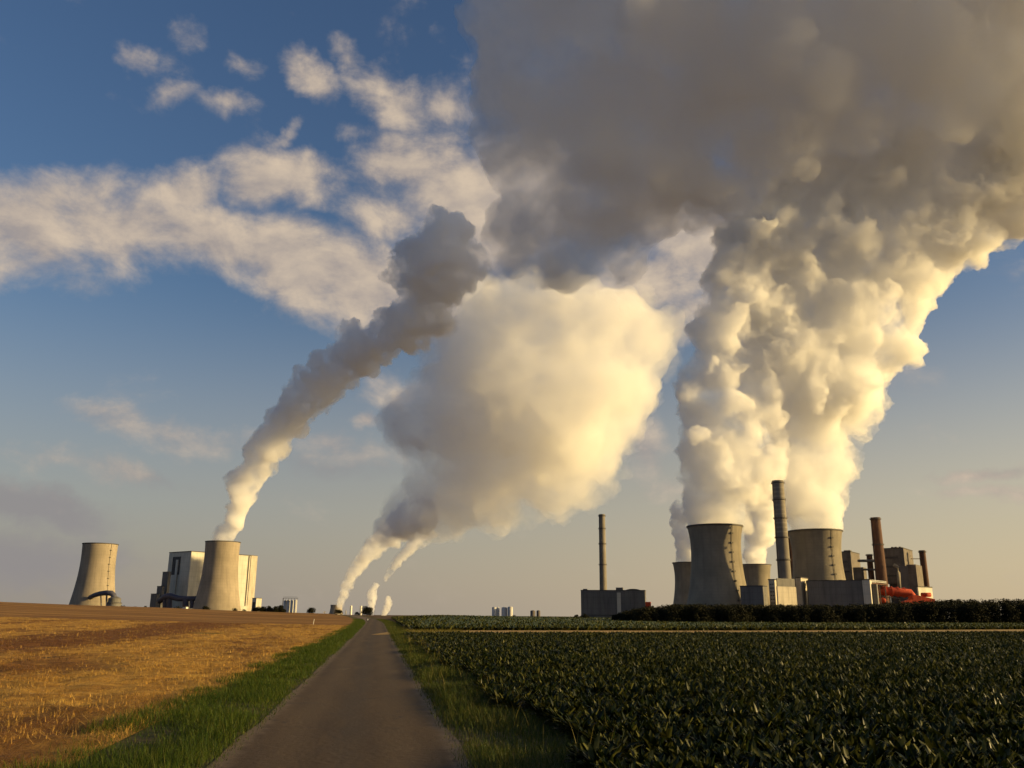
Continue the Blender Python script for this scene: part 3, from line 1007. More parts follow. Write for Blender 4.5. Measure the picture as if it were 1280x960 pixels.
Y1 = lambda x: 79 + .44 * x       # far edge of the near beet field
Y2 = lambda x: 98 + .48 * x      # front edge of the second field
M_BED, t, out = new_mat('beet_soil')
off, yy, rc = road_coords(t)
n2 = t.noise(rc, 3.0, 6, .7)
col = t.mix(n2, (.035, .024, .014), (.075, .05, .03))
earth_bsdf(t, out, col, n2, .8, .06)


def patch(name, mat, xs, f0, f1, rows, dz):
    V, F = [], []
    for i in range(rows + 1):
        for x in xs:
            y0, y1 = f0(x), f1(x)
            y = y0 + (y1 - y0) * i / rows
            V.append((x, y, Hs(x, y) + dz + .00012 * abs(y)))
    n = len(xs)
    for i in range(rows):
        for j in range(n - 1):
            F.append((i * n + j, i * n + j + 1, (i + 1) * n + j + 1, (i + 1) * n + j))
    return tag(mesh_obj(name, V, F, mat, smooth=True), kind='structure')


edge_y = lambda x: (ROAD_X0 + 3.0 - x) / (-ROAD_S)     # the beet field's edge along the verge
xs_b = [float(v) for v in np.concatenate([np.linspace(-9, 20, 30), np.linspace(23, 130, 30)])]
patch('beet_bed', M_BED, xs_b, lambda x: max(-30.0, min(edge_y(x), Y1(x) - .5)) if x < 3 else -30.0, Y1, 24, .010)
M_PATH, t, out = new_mat('dry_path')
off, yy, rc = road_coords(t)
n2 = t.noise(rc, .6, 7, .7)
col = t.mix(t.smooth(n2, .35, .65), (.46, .29, .11), (.30, .20, .07))
col = t.mix(t.m('MULTIPLY', t.smooth(t.noise(rc, .25, 4), .55, .68), .6), col, (.10, .10, .03))
earth_bsdf(t, out, col, n2, .8, .06)
xs_p = [float(v) for v in np.linspace(-11.5, 170, 70)]
pl = lambda f: (lambda x: max(f(x), (ROAD_X0 + 2.6 - x) / (-ROAD_S)))
patch('path', M_PATH, xs_p, Y1, lambda x: Y2(x) + 1, 8, .022)

# ------------------------------------------------------------------ foliage builders (numpy)
RNG = np.random.default_rng(7)


def leaf_ribbons(base, dirx, diry, tilt0, bend, length, width, segs, fold=0.0, wave=0.0, stem=0.0, rng=RNG):
    """Curved leaf blades: arrays per leaf; returns V, Q. Each blade starts at base, leans out along (dirx,diry) with angle tilt0 from upright and bends over."""
    n = len(length)
    side = np.stack([-diry, dirx, np.zeros(n)], 1)
    out_ = np.stack([dirx, diry, np.zeros(n)], 1)
    up = np.array([0, 0, 1.0])
    p = base.copy()
    rows = []
    cols = 3 if fold else 2
    for k in range(segs + 1):
        u = k / segs
        prof = np.where(u < stem, .10, np.sin(np.pi * np.clip((u - stem) / (1 - stem) * .90 + .08, 0, 1)) ** .55) if stem else (1 - u ** 1.6)
        w = (width * prof)[:, None] * .5
        ang = tilt0 + bend * u
        nrm = -out_ * np.cos(ang)[:, None] + up * np.sin(ang)[:, None]
        wv = (wave * np.sin(u * 9 + np.arange(n)) * width)[:, None] * nrm if wave else 0
        if fold:
            rows.append(np.stack([p - side * w + nrm * (w * fold) + wv, p, p + side * w + nrm * (w * fold) - wv], 1))
        else:
            rows.append(np.stack([p - side * w, p + side * w], 1))
        if k < segs:
            a2 = tilt0 + bend * (u + .5 / segs)
            d = out_ * np.sin(a2)[:, None] + up * np.cos(a2)[:, None]
            p = p + d * (length / segs)[:, None]
    V = np.stack(rows, 1).reshape(-1, 3)            # n, segs+1, cols
    per = (segs + 1) * cols
    q = []
    for k in range(segs):
        for c in range(cols - 1):
            a = k * cols + c
            q.append((a, a + 1, a + cols + 1, a + cols))
    Q = (np.array(q)[None] + (np.arange(n) * per)[:, None, None]).reshape(-1, 4)
    return V, Q, per


class Pile:
    def __init__(self):
        self.V, self.Q, self.T, self.n = [], [], [], 0

    def add(self, V, Q, T):
        self.V.append(V)
        self.Q.append(Q + self.n)
        self.T.append(T)
        self.n += len(V)

    def build(self, name, mat):
        return quads_obj(name, np.concatenate(self.V), np.concatenate(self.Q), mat, np.concatenate(self.T))


def scatter_verge(o0, o1, y0, y1, dens, rng):
    n = int(dens * (o1 - o0) * (y1 - y0))
    y = rng.uniform(y0, y1, n)
    o = rng.uniform(o0, o1, n)
    x = centre(y) + o
    return x, y, o


# grass of the two verges
def grass_blades(pile, x, y, hgt, wid, segs, tint, rng, lean=.5):
    n = len(x)
    a = rng.uniform(0, 2 * np.pi, n)
    base = np.stack([x, y, H(x, y) + .004], 1)
    V, Q, per = leaf_ribbons(base, np.cos(a), np.sin(a), rng.uniform(0, lean, n), rng.uniform(.2, 1.3, n), hgt, wid, segs, rng=rng)
    pile.add(V, Q, np.repeat(tint, per))


M_GRASS_L = leaf_mat('verge_grass', (.028, .060, .004), (.055, .085, .007), .8, .6, .32, .2, vcol=(.15, .13, .02))
M_GRASS_R = leaf_mat('tall_verge_grass', (.032, .056, .005), (.054, .074, .008), .8, .6, .3, .2, vcol=(.16, .125, .028))
rg = np.random.default_rng(11)
pL, pR = Pile(), Pile()
for (y0, y1, dens, wmul, segs) in ((4, 12, 1500, 1.0, 3), (12, 22, 1000, 1.4, 2), (22, 45, 520, 2.2, 2), (45, 90, 220, 4.0, 1), (90, 190, 80, 8.0, 1)):
    x, y, o = scatter_verge(-3.75, -1.30, y0, y1, dens, rg)
    rag = np.array([noise.noise((b * .35, 4.2, a * .3)) + .6 * noise.noise((b * 1.1, 9.0, a * .8)) for a, b in zip(o, y)])
    edge = np.clip((o + 3.75 + .9 * rag) / .8, 0, 1) * np.clip((-1.28 - o + .25 * rag) / .35, .10, 1)
    clump = np.array([noise.noise((a * .9, b * .45, 0)) for a, b in zip(o, y)])
    keep = rg.uniform(0, 1, len(x)) < edge * (.95 + clump)
    x, y, o, clump = x[keep], y[keep], o[keep], clump[keep]
    hg = rg.uniform(.07, .20, len(x)) * (1 + .7 * clump) * np.clip((-1.2 - o) / .5, .35, 1.0)
    grass_blades(pL, x, y, hg, rg.uniform(.004, .008, len(x)) * wmul, segs, np.clip(rg.uniform(-.5, .55, len(x)) + np.clip((-2.9 - o) * .5, 0, .5), 0, 1), rg)
    x, y, o = scatter_verge(1.30, 3.6, y0, y1, dens * 1.1, rg)
    edge = np.clip((o - 1.26) / .4, .12, 1) * np.clip((3.75 - o) / .6, 0, 1)
    clump = np.array([noise.noise((a * .7 + 9, b * .35, 0)) for a, b in zip(o, y)])
    keep = rg.uniform(0, 1, len(x)) < edge * (.8 + clump)
    x, y, o, clump = x[keep], y[keep], o[keep], clump[keep]
    hg = rg.uniform(.10, .27, len(x)) * (1 + .7 * clump) * np.clip((o - 1.1) / .7, .3, 1.0)
    grass_blades(pR, x, y, hg, rg.uniform(.004, .008, len(x)) * wmul, segs, np.clip(rg.uniform(-.5, .7, len(x)), 0, 1), rg, .6)
# taller dry stalks standing in the right verge
n = 160
y = rg.uniform(5, 60, n)
o = rg.normal(2.6, .5, n)
x = centre(y) + o
grass_blades(pR, x, y, rg.uniform(.35, .6, n), rg.uniform(.005, .008, n) * (1 + y / 20), 4, rg.uniform(.7, 1, n), rg, .25)
# the tuft of pale grass where the dry path meets the verge
n = 9000
y = rg.uniform(62, 112, n)
x = centre(y) + rg.uniform(3.0, 9.0, n)
k = (y > 79 + .44 * x - 3)
x, y = x[k], y[k]
grass_blades(pR, x, y, rg.uniform(.12, .4, len(x)), rg.uniform(.02, .04, len(x)), 1, rg.uniform(.4, 1, len(x)), rg)
tag(pL.build('verge_grass', M_GRASS_L), 'short bright green grass along the left edge of the road', 'grass', kind='stuff')
tag(pR.build('verge_grass', M_GRASS_R), 'yellow green grass between the road and the dark beet field', 'grass', kind='stuff')

# straw and stubble on the left field
M_STRAW = leaf_mat('straw', (.46, .255, .045), (.64, .40, .085), .5, .7, .15, .25, vcol=(.13, .05, .012))
ps = Pile()
for (r0, r1, n, w) in ((4, 14, 60000, .006), (14, 30, 70000, .010), (30, 60, 60000, .018), (60, 118, 50000, .032)):
    y = rg.uniform(r0, r1, n)
    o = -3.1 - rg.uniform(0, 1, n) ** 1.3 * (r1 * .95 + 6)
    x = centre(y) + o
    cl = np.array([noise.noise((a * .55, b * .22, 3)) for a, b in zip(o, y)])
    k = rg.uniform(-.5, .6, n) < cl * 1.5 + .1
    x, y, o = x[k], y[k], o[k]
    m_ = len(x)
    lying = rg.uniform(0, 1, m_) < .75
    a = rg.uniform(0, 2 * np.pi, m_)
    base = np.stack([x, y, H(x, y) + .02 + clods(o, y) + .015 * rg.uniform(0, 1, m_)], 1)
    ln = np.where(lying, rg.uniform(.10, .30, m_), rg.uniform(.04, .10, m_)) * (1 + r1 / 160)
    V, Q, per = leaf_ribbons(base, np.cos(a), np.sin(a), np.where(lying, rg.uniform(1.1, 1.5, m_), rg.uniform(0, .4, m_)), rg.uniform(-.1, .3, m_), ln, rg.uniform(.6, 1.4, m_) * w, 1, rng=rg)
    pn = np.array([noise.fractal((a * .16, b * .05, 7), .8, 2, 4) for a, b in zip(o, y)])
    dark = .6 * np.clip(1 - np.abs(o + 19.5) / 6, 0, 1) + 1.3 * np.clip(pn + .05, 0, 1)
    ps.add(V, Q, np.repeat(np.clip(rg.uniform(-.4, .6, m_) + dark * .8, 0, 1), per))
tag(ps.build('straw', M_STRAW), 'golden straw and cut stubble strewn over the field left of the road', 'straw', kind='stuff')

# sugar beet leaves
M_BEET = leaf_mat('beet_leaf', (.005, .010, .002), (.012, .019, .003), 1.2, .38, .20, .15, vcol=(.10, .098, .022))
rb = np.random.default_rng(23)
pb = Pile()


def beet_band(r0, r1, dens, leaves, segs, fold, wmul, pile=pb):
    row = .45
    n = int(dens * (r1 * r1 - r0 * r0) * .5 * 1.25)
    a = rb.uniform(-.24, .72, n)
    r = np.sqrt(rb.uniform(r0 * r0, r1 * r1, n))
    x, y = r * np.sin(a), r * np.cos(a)
    o = x - centre(y)
    o = np.round(o / row) * row + rb.normal(0, .03, n)
    x = centre(y) + o
    k = (o > 2.75 + .25 * np.sin(y * .6)) & (y < Y1(x)) & (np.hypot(x, y) > 3.2)
    x, y = x[k], y[k]
    m_ = len(x)
    if not m_: return
    size = rb.uniform(.78, 1.2, m_)
    X = np.repeat(x, leaves)
    Yy = np.repeat(y, leaves)
    S = np.repeat(size, leaves)
    N = len(X)
    az_ = rb.uniform(0, 2 * np.pi, N)
    base = np.stack([X + rb.normal(0, .03, N), Yy + rb.normal(0, .03, N), H(X, Yy) + .02], 1)
    inner = rb.uniform(0, 1, N)
    V, Q, per = leaf_ribbons(base, np.cos(az_), np.sin(az_), .10 + .70 * inner, .15 + 1.5 * rb.uniform(0, 1, N), S * (.31 - .07 * inner) * rb.uniform(.7, 1.15, N),
                             S * rb.uniform(.038, .068, N) * wmul, segs, fold, .10 if fold else 0, stem=.38 if segs > 2 else .3, rng=rb)
    pile.add(V, Q, np.repeat(np.clip(rb.uniform(-1.2, .95, N), 0, 1), per))


beet_band(3.2, 15, 20, 42, 5, .35, 1.0)
beet_band(15, 34, 17, 30, 3, .3, 1.1)
beet_band(34, 70, 14, 16, 3, 0, 1.5)
beet_band(70, 130, 7, 10, 2, 0, 2.6)
tag(pb.build('beet_leaves', M_BEET), 'dark glossy sugar beet leaves filling the field right of the road', 'beet crop', kind='stuff')

# the second green field beyond the dry path
M_FAR_FIELD, t, out = new_mat('far_crop')
off, yy, rc = road_coords(t)
n2 = t.noise(t.mapping(rc, scale=(.5, .15, 1)), 1.0, 6, .7)
col = t.mix(t.smooth(n2, .35, .65), (.030, .055, .010), (.055, .085, .018))
earth_bsdf(t, out, col, t.noise(rc, 3, 5, .7), 1.0, .3, .7, .3)
xs_s = [float(v) for v in np.concatenate([np.linspace(-20, 60, 41), np.linspace(66, 420, 30)])]
f0 = lambda x: max(Y2(x), (ROAD_X0 + 4.0 - x) / (-ROAD_S))
patch('crop_field', M_FAR_FIELD, xs_s, f0, lambda x: 430 + .2 * x, 40, .30)
pf = Pile()
n = 70000
x = rb.uniform(-30, 260, n)
u = rb.uniform(0, 1, n) ** 2.2
yy_ = np.array([f0(v) for v in x])
y = yy_ + u * 230
k = (x - centre(y) > 3.6) & (np.arctan2(x, y) < .75)
x, y = x[k], y[k]
n = len(x)
a = rb.uniform(0, 2 * np.pi, n)
base = np.stack([x, y, H(x, y) + .05], 1)
V, Q, per = leaf_ribbons(base, np.cos(a), np.sin(a), rb.uniform(0, .8, n), rb.uniform(.2, 1.2, n), rb.uniform(.4, .7, n), rb.uniform(.14, .3, n) * (1 + y / 200), 2, rng=rb)
pf.add(V, Q, np.repeat(np.clip(rb.uniform(-.3, 1.0, n), 0, 1), per))
tag(pf.build('crop_leaves', M_BEET), 'green crop leaves on the strip of field behind the dry path', 'green crop', kind='stuff')

# ------------------------------------------------------------------ trees
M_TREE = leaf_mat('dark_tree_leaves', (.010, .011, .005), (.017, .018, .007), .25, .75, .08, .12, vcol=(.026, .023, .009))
M_BARK = surf_mat('bark', (.05, .038, .028), (.035, .027, .02), .8, .95)
rt = np.random.default_rng(31)


def leaf_cloud(centres, radii, n, size, squash=.85):
    """Small leaf faces spread through clumps; denser towards each clump's skin."""
    c = rt.integers(0, len(centres), n)
    d = rt.normal(0, 1, (n, 3))
    d /= np.linalg.norm(d, axis=1)[:, None]
    rr = radii[c] * rt.uniform(.35, 1.08, n) ** .6
    p = centres[c] + d * rr[:, None] * np.array([1, 1, squash])
    nn = rt.normal(0, 1, (n, 3)) + d * .8
    nn /= np.linalg.norm(nn, axis=1)[:, None]
    a = np.cross(nn, [0, 0, 1.0] + rt.normal(0, .2, (n, 3)))
    a /= np.linalg.norm(a, axis=1)[:, None]
    b = np.cross(nn, a)
    s = (size * rt.uniform(.6, 1.4, n))[:, None]
    V = np.stack([p - a * s, p + b * s * .7, p + a * s, p - b * s * .7], 1).reshape(-1, 3)
    Q = np.arange(n * 4).reshape(-1, 4)
    return V, Q, np.repeat(np.clip(rt.uniform(-.4, .8, n), 0, 1), 4)


def tree(name, label, x0, x1, ytop, Y, n=900, trunk=True, group=None, round_=True):
    """Crown between pixel columns x0..x1, its top at row ytop, rooted on the ground at depth Y."""
    cpt = at((x0 + x1) / 2, ytop, Y)
    gz = Hs(cpt.x, Y) - .3
    h = cpt.z - gz
    w = (x1 - x0) / FPX * math.hypot(cpt.x, Y)
    o = empty(name, (cpt.x, Y, gz))
    tag(o, label, 'tree' if name.endswith('tree') else 'bush', group)
    k = 11
    ang = rt.uniform(0, 2 * np.pi, k)
    rad = np.sqrt(rt.uniform(0, 1, k)) * w * .30
    zz = rt.uniform(.22, .78, k) * h
    cen = np.stack([np.cos(ang) * rad, np.sin(ang) * rad, zz], 1)
    cen[0] = (0, 0, h * .80)
    cen[1] = (-w * .27, 0, h * .36)
    cen[2] = (w * .27, 0, h * .36)
    rr = rt.uniform(.24, .33, k) * min(w, h * 1.3)
    rr[0] = h * .22
    V, Q, T = leaf_cloud(cen, rr, n * 2, min(w, h) * .05)
    V[:, 2] = np.maximum(V[:, 2], .1)
    quads_obj('crown', V, Q, M_TREE, T, o)
    m = MB().tube([(0, 0, -.5), (.05 * w * .2, 0, h * .25), (-.03 * w * .2, 0, h * .5), (0, 0, h * .74)], [h * .035, h * .028, h * .02, h * .008], 8)
    for i in range(1, 6):
        m.tube([(0, 0, h * (.2 + .06 * i)), tuple(cen[i] * .55 + np.array([0, 0, h * .17])), tuple(cen[i])], [h * .014, h * .01, h * .004], 5)
    m.build('trunk', M_BARK, o)
    return o


GRP = None
tree('round_tree', 'dark round tree on the skyline, tallest one beside the road end', 452.5, 465.5, 758.4, 450, 1400)
tree('round_tree', 'dark rounded tree hiding the foot of the tiny distant cooling tower', 417.5, 429.5, 762, 450, 1100)
tree('round_tree', 'lone low round tree on the skyline right of the steel silos', 383.7, 394.5, 759.8, 450, 1200)
tree('small_bush', 'low dark bush just left of the tallest skyline tree', 442.8, 451, 764.5, 450, 600)
tree('small_bush', 'dark bush at the left foot of the slender steaming tower', 253.5, 262.5, 757.6, 470, 800)
tree('small_bush', 'reddish dark bush at the right foot of the slender steaming tower', 290.5, 297, 760, 470, 500)
tree('small_bush', 'tiny bush below the right end of the stepped boiler house', 302.5, 308, 761, 470, 400)
row = [(315, 326, 758.8, 'first and lowest hedge tree right of the small switch house'), (323, 334, 758, 'hedge tree second from the small switch house'), (331, 342, 757, 'middle hedge tree of the row between switch house and steel silos'),
       (339, 350, 757.5, 'hedge tree second from the steel silos'), (347, 357.5, 756.5, 'tallest hedge tree right beside the steel silos')]
for a, b_, yt, lab in row:
    tree('hedge_tree', lab, a, b_, yt, 520, 900, group='hedge trees on the left skyline')
for a, b_, yt, lab in [(150, 160, 756.6, 'low scrub bush right of the squat scrubber vessel'), (177, 187, 757.5, 'low scrub bush between the tiny white hut and stepped boiler house'), (216, 230, 757.8, 'wide low scrub bush below the dark bundle of ducts')]:
    tree('small_bush', lab, a, b_, yt, 480, 500)
tree('small_bush', 'small bush at the right foot of the three squat grey silos', 640, 645.5, 768.5, 520, 300)
tree('small_bush', 'tiny bush at the left foot of the three squat grey silos', 609.5, 615, 769.3, 520, 250)
for a, b_, yt, lab in [(716, 727, 768, 'left low bush at the left corner of the broad plain hall'), (724, 738, 767, 'right low bush before the left corner of the broad plain hall')]:
    tree('small_bush', lab, a, b_, yt, 300, 800)

# the belt of dark trees and scrub before the right-hand station
tops = [(764, 771), (775, 767), (790, 761.5), (806, 758.5), (822, 756), (838, 754.5), (870, 754), (920, 754.5), (980, 755), (1040, 755), (1090, 753.5), (1130, 751.5), (1165, 749), (1220, 748), (1280, 747.5), (1360, 747), (1500, 746), (1700, 745)]
cen, rad = [], []
for i in range(1000):
    px = 766 + 780 * rt.uniform(0, 1) ** 1.0
    Y = rt.uniform(0, 26)
    kx = ray(px, 765).x / ray(px, 765).y
    Yb = 205 + .12 * max(0, kx * 205) + Y
    if px < 800: Yb += (800 - px) * .6
    yt = np.interp(px, [a for a, _ in tops], [b for _, b in tops])
    top = at(px, yt, Yb).z
    gz = Hs(kx * Yb, Yb)
    hh = max(top - gz, .6)
    r = min(rt.uniform(.9, 1.9), hh * .45)
    z = gz + hh - r - rt.uniform(0, 1) ** 2 * hh * .25 - (hh * .55 * rt.uniform(0, 1) if Y < 8 else 0)
    cen.append((kx * Yb, Yb, max(z, gz + r * .5)))
    rad.append(r)
    if Y < 14:
        for zf in (.08, .25, .45, .65):
            cen.append((kx * Yb + rt.uniform(-.8, .8), Yb - rt.uniform(0, 1.5), gz + hh * zf))
            rad.append(r * rt.uniform(.7, 1.0))
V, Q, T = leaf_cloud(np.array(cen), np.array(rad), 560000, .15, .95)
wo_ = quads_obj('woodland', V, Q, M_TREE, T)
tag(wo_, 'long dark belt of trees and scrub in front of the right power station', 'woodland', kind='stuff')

# ------------------------------------------------------------------ small things beside the road
p = at(391.3, 781.3, 120)
st = empty('field_stake', (p.x, 120, Hs(p.x, 120)))
tag(st, 'thin pale leaning stake standing in the field left of the road', 'stake')
tp = at(393, 773, 120) - st.location
MB().tube([(0, 0, -.1), tuple(tp * .5), tuple(tp)], [.035, .032, .028], 8).build('shaft', M_WHITE, st)
MB().tube([tuple(tp * .93), tuple(tp * 1.02)], .04, 8).build('cap', M_DARK, st)
p = at(405.5, 768.2, 300)
mk = empty('marker_board', (p.x, 300, Hs(p.x, 300)))
tag(mk, 'small white board on the left skyline before the tiny distant cooling tower', 'marker')
MB().box(-.06, .06, -.05, .05, -.2, 1.0).build('post', M_DARK, mk)
MB().box(-.34, .34, -.09, -.055, .35, 1.0).build('board', M_WHITE, mk)
p = at(459.6, 778, 155)
ms = empty('roadside_marker', (p.x, 155, Hs(p.x, 155)))
tag(ms, 'small dark roadside marker with a round white face where the road disappears', 'marker')
MB().tube([(0, 0, -.1), (0, 0, .28)], .05, 8).build('post', M_DARK, ms)
MB().tube([(0, -.05, .42), (0, .02, .42)], .30, 24).build('backing_disc', M_DARK, ms)
MB().tube([(0, -.075, .42), (0, -.052, .42)], .17, 24).build('white_face', M_WHITE, ms)


# ------------------------------------------------------------------ steam
def fuse(balls, voxel, mat):
    bm = bmesh.new()
    bmesh.ops.create_icosphere(bm, subdivisions=2, radius=1)
    bm.verts.ensure_lookup_table()
    sv = np.array([v.co[:] for v in bm.verts])
    sf = np.array([[v.index for v in f.verts] for f in bm.faces])
    bm.free()
    V, F = [], []
    for c, r in balls:
        if r < voxel * 1.1: continue
        F.append(sf + len(sv) * len(V))
        V.append(sv * r * 1.03 + np.array(c))
    return remesh(quads_obj('tmp', np.concatenate(V), np.concatenate(F), mat), voxel)


def remesh(tmp, voxel):
    rm = tmp.modifiers.new('fuse', 'REMESH')
    rm.mode = 'VOXEL'
    rm.voxel_size = voxel
    dg = bpy.context.evaluated_depsgraph_get()
    me = bpy.data.meshes.new_from_object(tmp.evaluated_get(dg))
    old = tmp.data
    bpy.data.objects.remove(tmp)
    bpy.data.meshes.remove(old)
    return me


def coords(me, what='co'):
    a = np.empty(len(me.vertices) * 3, np.float32)
    me.vertices.foreach_get(what, a)
    return a.reshape(-1, 3)


def local_size(co, centres, radii):
    loc = np.empty(len(co))
    for i in range(0, len(co), 20000):
        d = ((co[i:i + 20000, None, :] - centres[None]) ** 2).sum(-1) / (radii[None] ** 2)
        w = np.exp(-np.minimum(d, 60) * 2) + 1e-9
        loc[i:i + 20000] = (w * radii[None]).sum(1) / w.sum(1)
    return loc


def billow(me, centres, radii, seed, warp, amps, mat, voxel, voxel2):
    """Puff up a fused skin: a slow swirl of the whole shape, then round billows in several sizes along the normals."""
    med = float(np.median(radii))
    off = Vector((seed * 13.7, seed * 7.1, seed * 3.3))
    nz, tb, vo = noise.noise, noise.turbulence, noise.voronoi
    o2, o3 = Vector((31.4, 7.7, 19.1)), Vector((-11.3, 43.9, 5.2))
    co = coords(me)
    loc = local_size(co, centres, radii)
    tl = co.tolist()
    add = np.empty((len(co), 3))
    s = 1 / (med * 1.1)
    for i, p in enumerate(tl):
        p = Vector(p) * s + off
        q = p * 2.3
        add[i] = (nz(p) + .45 * nz(q), nz(p + o2) + .45 * nz(q + o2), nz(p + o3) + .45 * nz(q + o3))
    co += (add * (warp * loc)[:, None]).astype(np.float32)
    me.vertices.foreach_set('co', co.ravel())
    me.update()
    no = coords(me, 'normal')
    tl = co.tolist()
    disp = np.empty(len(co))
    k1, k2, k3, k4 = 1 / (med * .8), 1 / (med * .42), 1 / (med * .22), 1 / (med * .12)
    for i, p in enumerate(tl):
        p = Vector(p)
        f1 = vo(p * k1 + off)[0][0]
        f2 = vo(p * k2 + off)[0][0]
        disp[i] = amps[0] * (.4 - f1 * f1) + amps[1] * (.4 - f2 * f2)
    co += no * (disp * loc)[:, None].astype(np.float32)
    me.vertices.foreach_set('co', co.ravel())
    me.update()
    tmp = bpy.data.objects.new('tmp', me)
    C.objects.link(tmp)
    me = remesh(tmp, voxel2)
    co = coords(me)
    no = coords(me, 'normal')
    loc = local_size(co, centres, radii)
    disp = np.empty(len(co))
    for i, p in enumerate(co.tolist()):
        p = Vector(p)
        f3 = vo(p * k3 + off)[0][0]
        t = tb(p * k4 + off, 3, True, noise_basis='PERLIN_ORIGINAL')
        disp[i] = amps[2] * (.4 - f3 * f3) + amps[3] * (t - .5)
    co += no * (disp * loc)[:, None].astype(np.float32)
    me.vertices.foreach_set('co', co.ravel())
    me.update()
    tmp = bpy.data.objects.new('tmp', me)
    C.objects.link(tmp)
    me = remesh(tmp, voxel2 * .9)
    me.polygons.foreach_set('use_smooth', np.ones(len(me.polygons), bool))
    me.materials.clear()
    me.materials.append(mat)
    me.update()
    return me


def steam(name, label, blobs, mat, voxel, seed, warp=.35, amps=(.28, .21, .14, .12), kids=5, shrink=.84, core=None, cat='steam plume', group=None):
    """blobs: (px, py, radius in photo pixels, depth); core=(material, share): a denser heart inside the loose outer steam."""
    rng = random.Random(seed)
    base, balls = [], []
    for px, py, rp, Y in blobs:
        c = at(px, py, Y)
        r = rp / FPX * (c - Vector((0, 0, EYE))).length * shrink
        base.append((c, r))
    for c, r in base:
        balls.append((c, r))
        for _ in range(kids):
            d = Vector((rng.gauss(0, 1), rng.gauss(0, 1), rng.gauss(0, 1))).normalized()
            r2 = r * rng.uniform(.15, .58)
            balls.append((c + d * (r * .98 - r2 * .35), r2))
    bc = np.array([c[:] for c, r in base])
    br = np.array([r for c, r in base])
    me = fuse(balls, voxel, mat)
    me = billow(me, bc, br, seed, warp, amps, mat, voxel, voxel * .55)
    me.name = name
    o = bpy.data.objects.new(name, me)
    C.objects.link(o)
    tag(o, label, cat, group)
    if core:
        me2 = fuse([(c, r * core[1]) for c, r in balls], voxel * 1.3, core[0])
        me2 = billow(me2, bc, br * core[1], seed, warp / core[1], amps, core[0], voxel * 1.3, voxel)
        me2.name = 'core'
        o2 = bpy.data.objects.new('core', me2)
        C.objects.link(o2)
        o2.parent = o
    print('steam', label, len(me.vertices))
    return o


ST_LEFT = steam_mat('steam_leaning', .085, .01, wisp=(.022, .34, .64))
ST_NEAR = steam_mat('steam_dense', .095, .0, wisp=(.014, .36, .64))
ST_BACK = steam_mat('steam_back', .11, .02, wisp=(.03, .36, .56))
ST_CLOUD = steam_mat('steam_cloud', .028, .0, wisp=(.0085, .36, .62), step=.7)
ST_FAR = steam_mat('steam_far', .0042, .0, wisp=(.0034, .36, .68))
ST_FARC = steam_mat('steam_far_core', .0055, .0, wisp=(.0028, .30, .64))
ST_STEM = steam_mat('steam_stem', .022, .02, wisp=(.009, .38, .6))
ST_TINY = steam_mat('steam_thin', .04, .02, wisp=(.03, .35, .6))


def dense(pts, k=3):
    out = []
    for a, b in zip(pts, pts[1:]):
        out += [tuple(p + (q - p) * i / k for p, q in zip(a, b)) for i in range(k)]
    return out + [pts[-1]]


def lerp_depth(pts, y0, Y0, y1, Y1):
    return [(x, y, r, Y0 + (Y1 - Y0) * (y0 - y) / (y0 - y1)) for x, y, r in pts]


steam('steam_plume', 'narrow plume leaning right from the slender tower, lit below and dark at its head',
      lerp_depth([(279, 679, 13), (283, 666, 14), (292, 648, 15), (299, 632, 15), (304, 617, 18), (304, 602, 22), (316, 590, 20), (324, 572, 24), (338, 553, 26), (355, 528, 29), (372, 505, 32), (395, 488, 32),
                  (415, 462, 33), (448, 440, 36), (478, 425, 34), (508, 410, 38), (535, 385, 38), (545, 362, 38), (530, 338, 44), (552, 322, 48), (576, 328, 34), (512, 350, 26), (556, 295, 34), (515, 310, 24)], 676, 2132, 295, 1750),
      ST_LEFT, 4.0, 1, warp=.5, amps=(.24, .16, .12, .15), kids=4)

bank = steam('steam_plume', 'broad golden bank of steam hanging mid sky above the farthest plant',
      lerp_depth([(480, 668, 16), (496, 655, 22), (510, 640, 30), (540, 635, 40), (570, 630, 42), (610, 620, 48), (650, 600, 52), (690, 590, 55), (730, 580, 42), (715, 610, 30),
                  (540, 600, 42), (580, 560, 66), (520, 545, 36), (505, 520, 30), (560, 500, 60), (620, 520, 80), (690, 520, 80), (745, 525, 60), (640, 450, 80), (715, 455, 85), (770, 440, 60), (805, 420, 46), (832, 405, 26), (775, 490, 46), (700, 400, 52), (640, 400, 48), (590, 440, 56), (760, 400, 45), (620, 385, 36), (680, 375, 34), (730, 370, 30), (790, 385, 26)],
                 640, 5200, 370, 4200),
      ST_FAR, 17.0, 2, amps=(.26, .2, .16, .16), warp=.5, shrink=.95, core=(ST_FARC, .88))
stem_ = steam('lower_plume', None,
      lerp_depth(dense([(424, 762, 5), (426, 752, 5.5), (430, 742, 6.5), (434, 730, 8), (441, 717, 9), (449, 706, 10), (457, 696, 11), (465, 686, 13), (474, 677, 13), (484, 668, 15), (496, 660, 18), (508, 650, 22), (524, 645, 26)]),
                 762, 6800, 645, 5200), ST_STEM, 7.0, 12, cat=None, kids=3, warp=.4)
stem_.parent = bank
steam('steam_plume', 'faint ragged wisp of steam right of the rising far plume', lerp_depth(dense([(482, 724, 4), (488, 714, 5), (495, 706, 6), (500, 697, 7), (508, 690, 8), (514, 682, 9), (525, 676, 10), (535, 668, 11)], 2), 724, 6500, 668, 6300), ST_STEM, 7.0, 13, kids=4)
steam('steam_plume', 'pale wisp rising to the right of the farthest plumes', lerp_depth(dense([(479, 770, 3.5), (483, 762, 5), (486, 754, 5), (485, 748, 4)]), 768, 7000, 757, 6900), ST_TINY, 6.0, 3, kids=3)
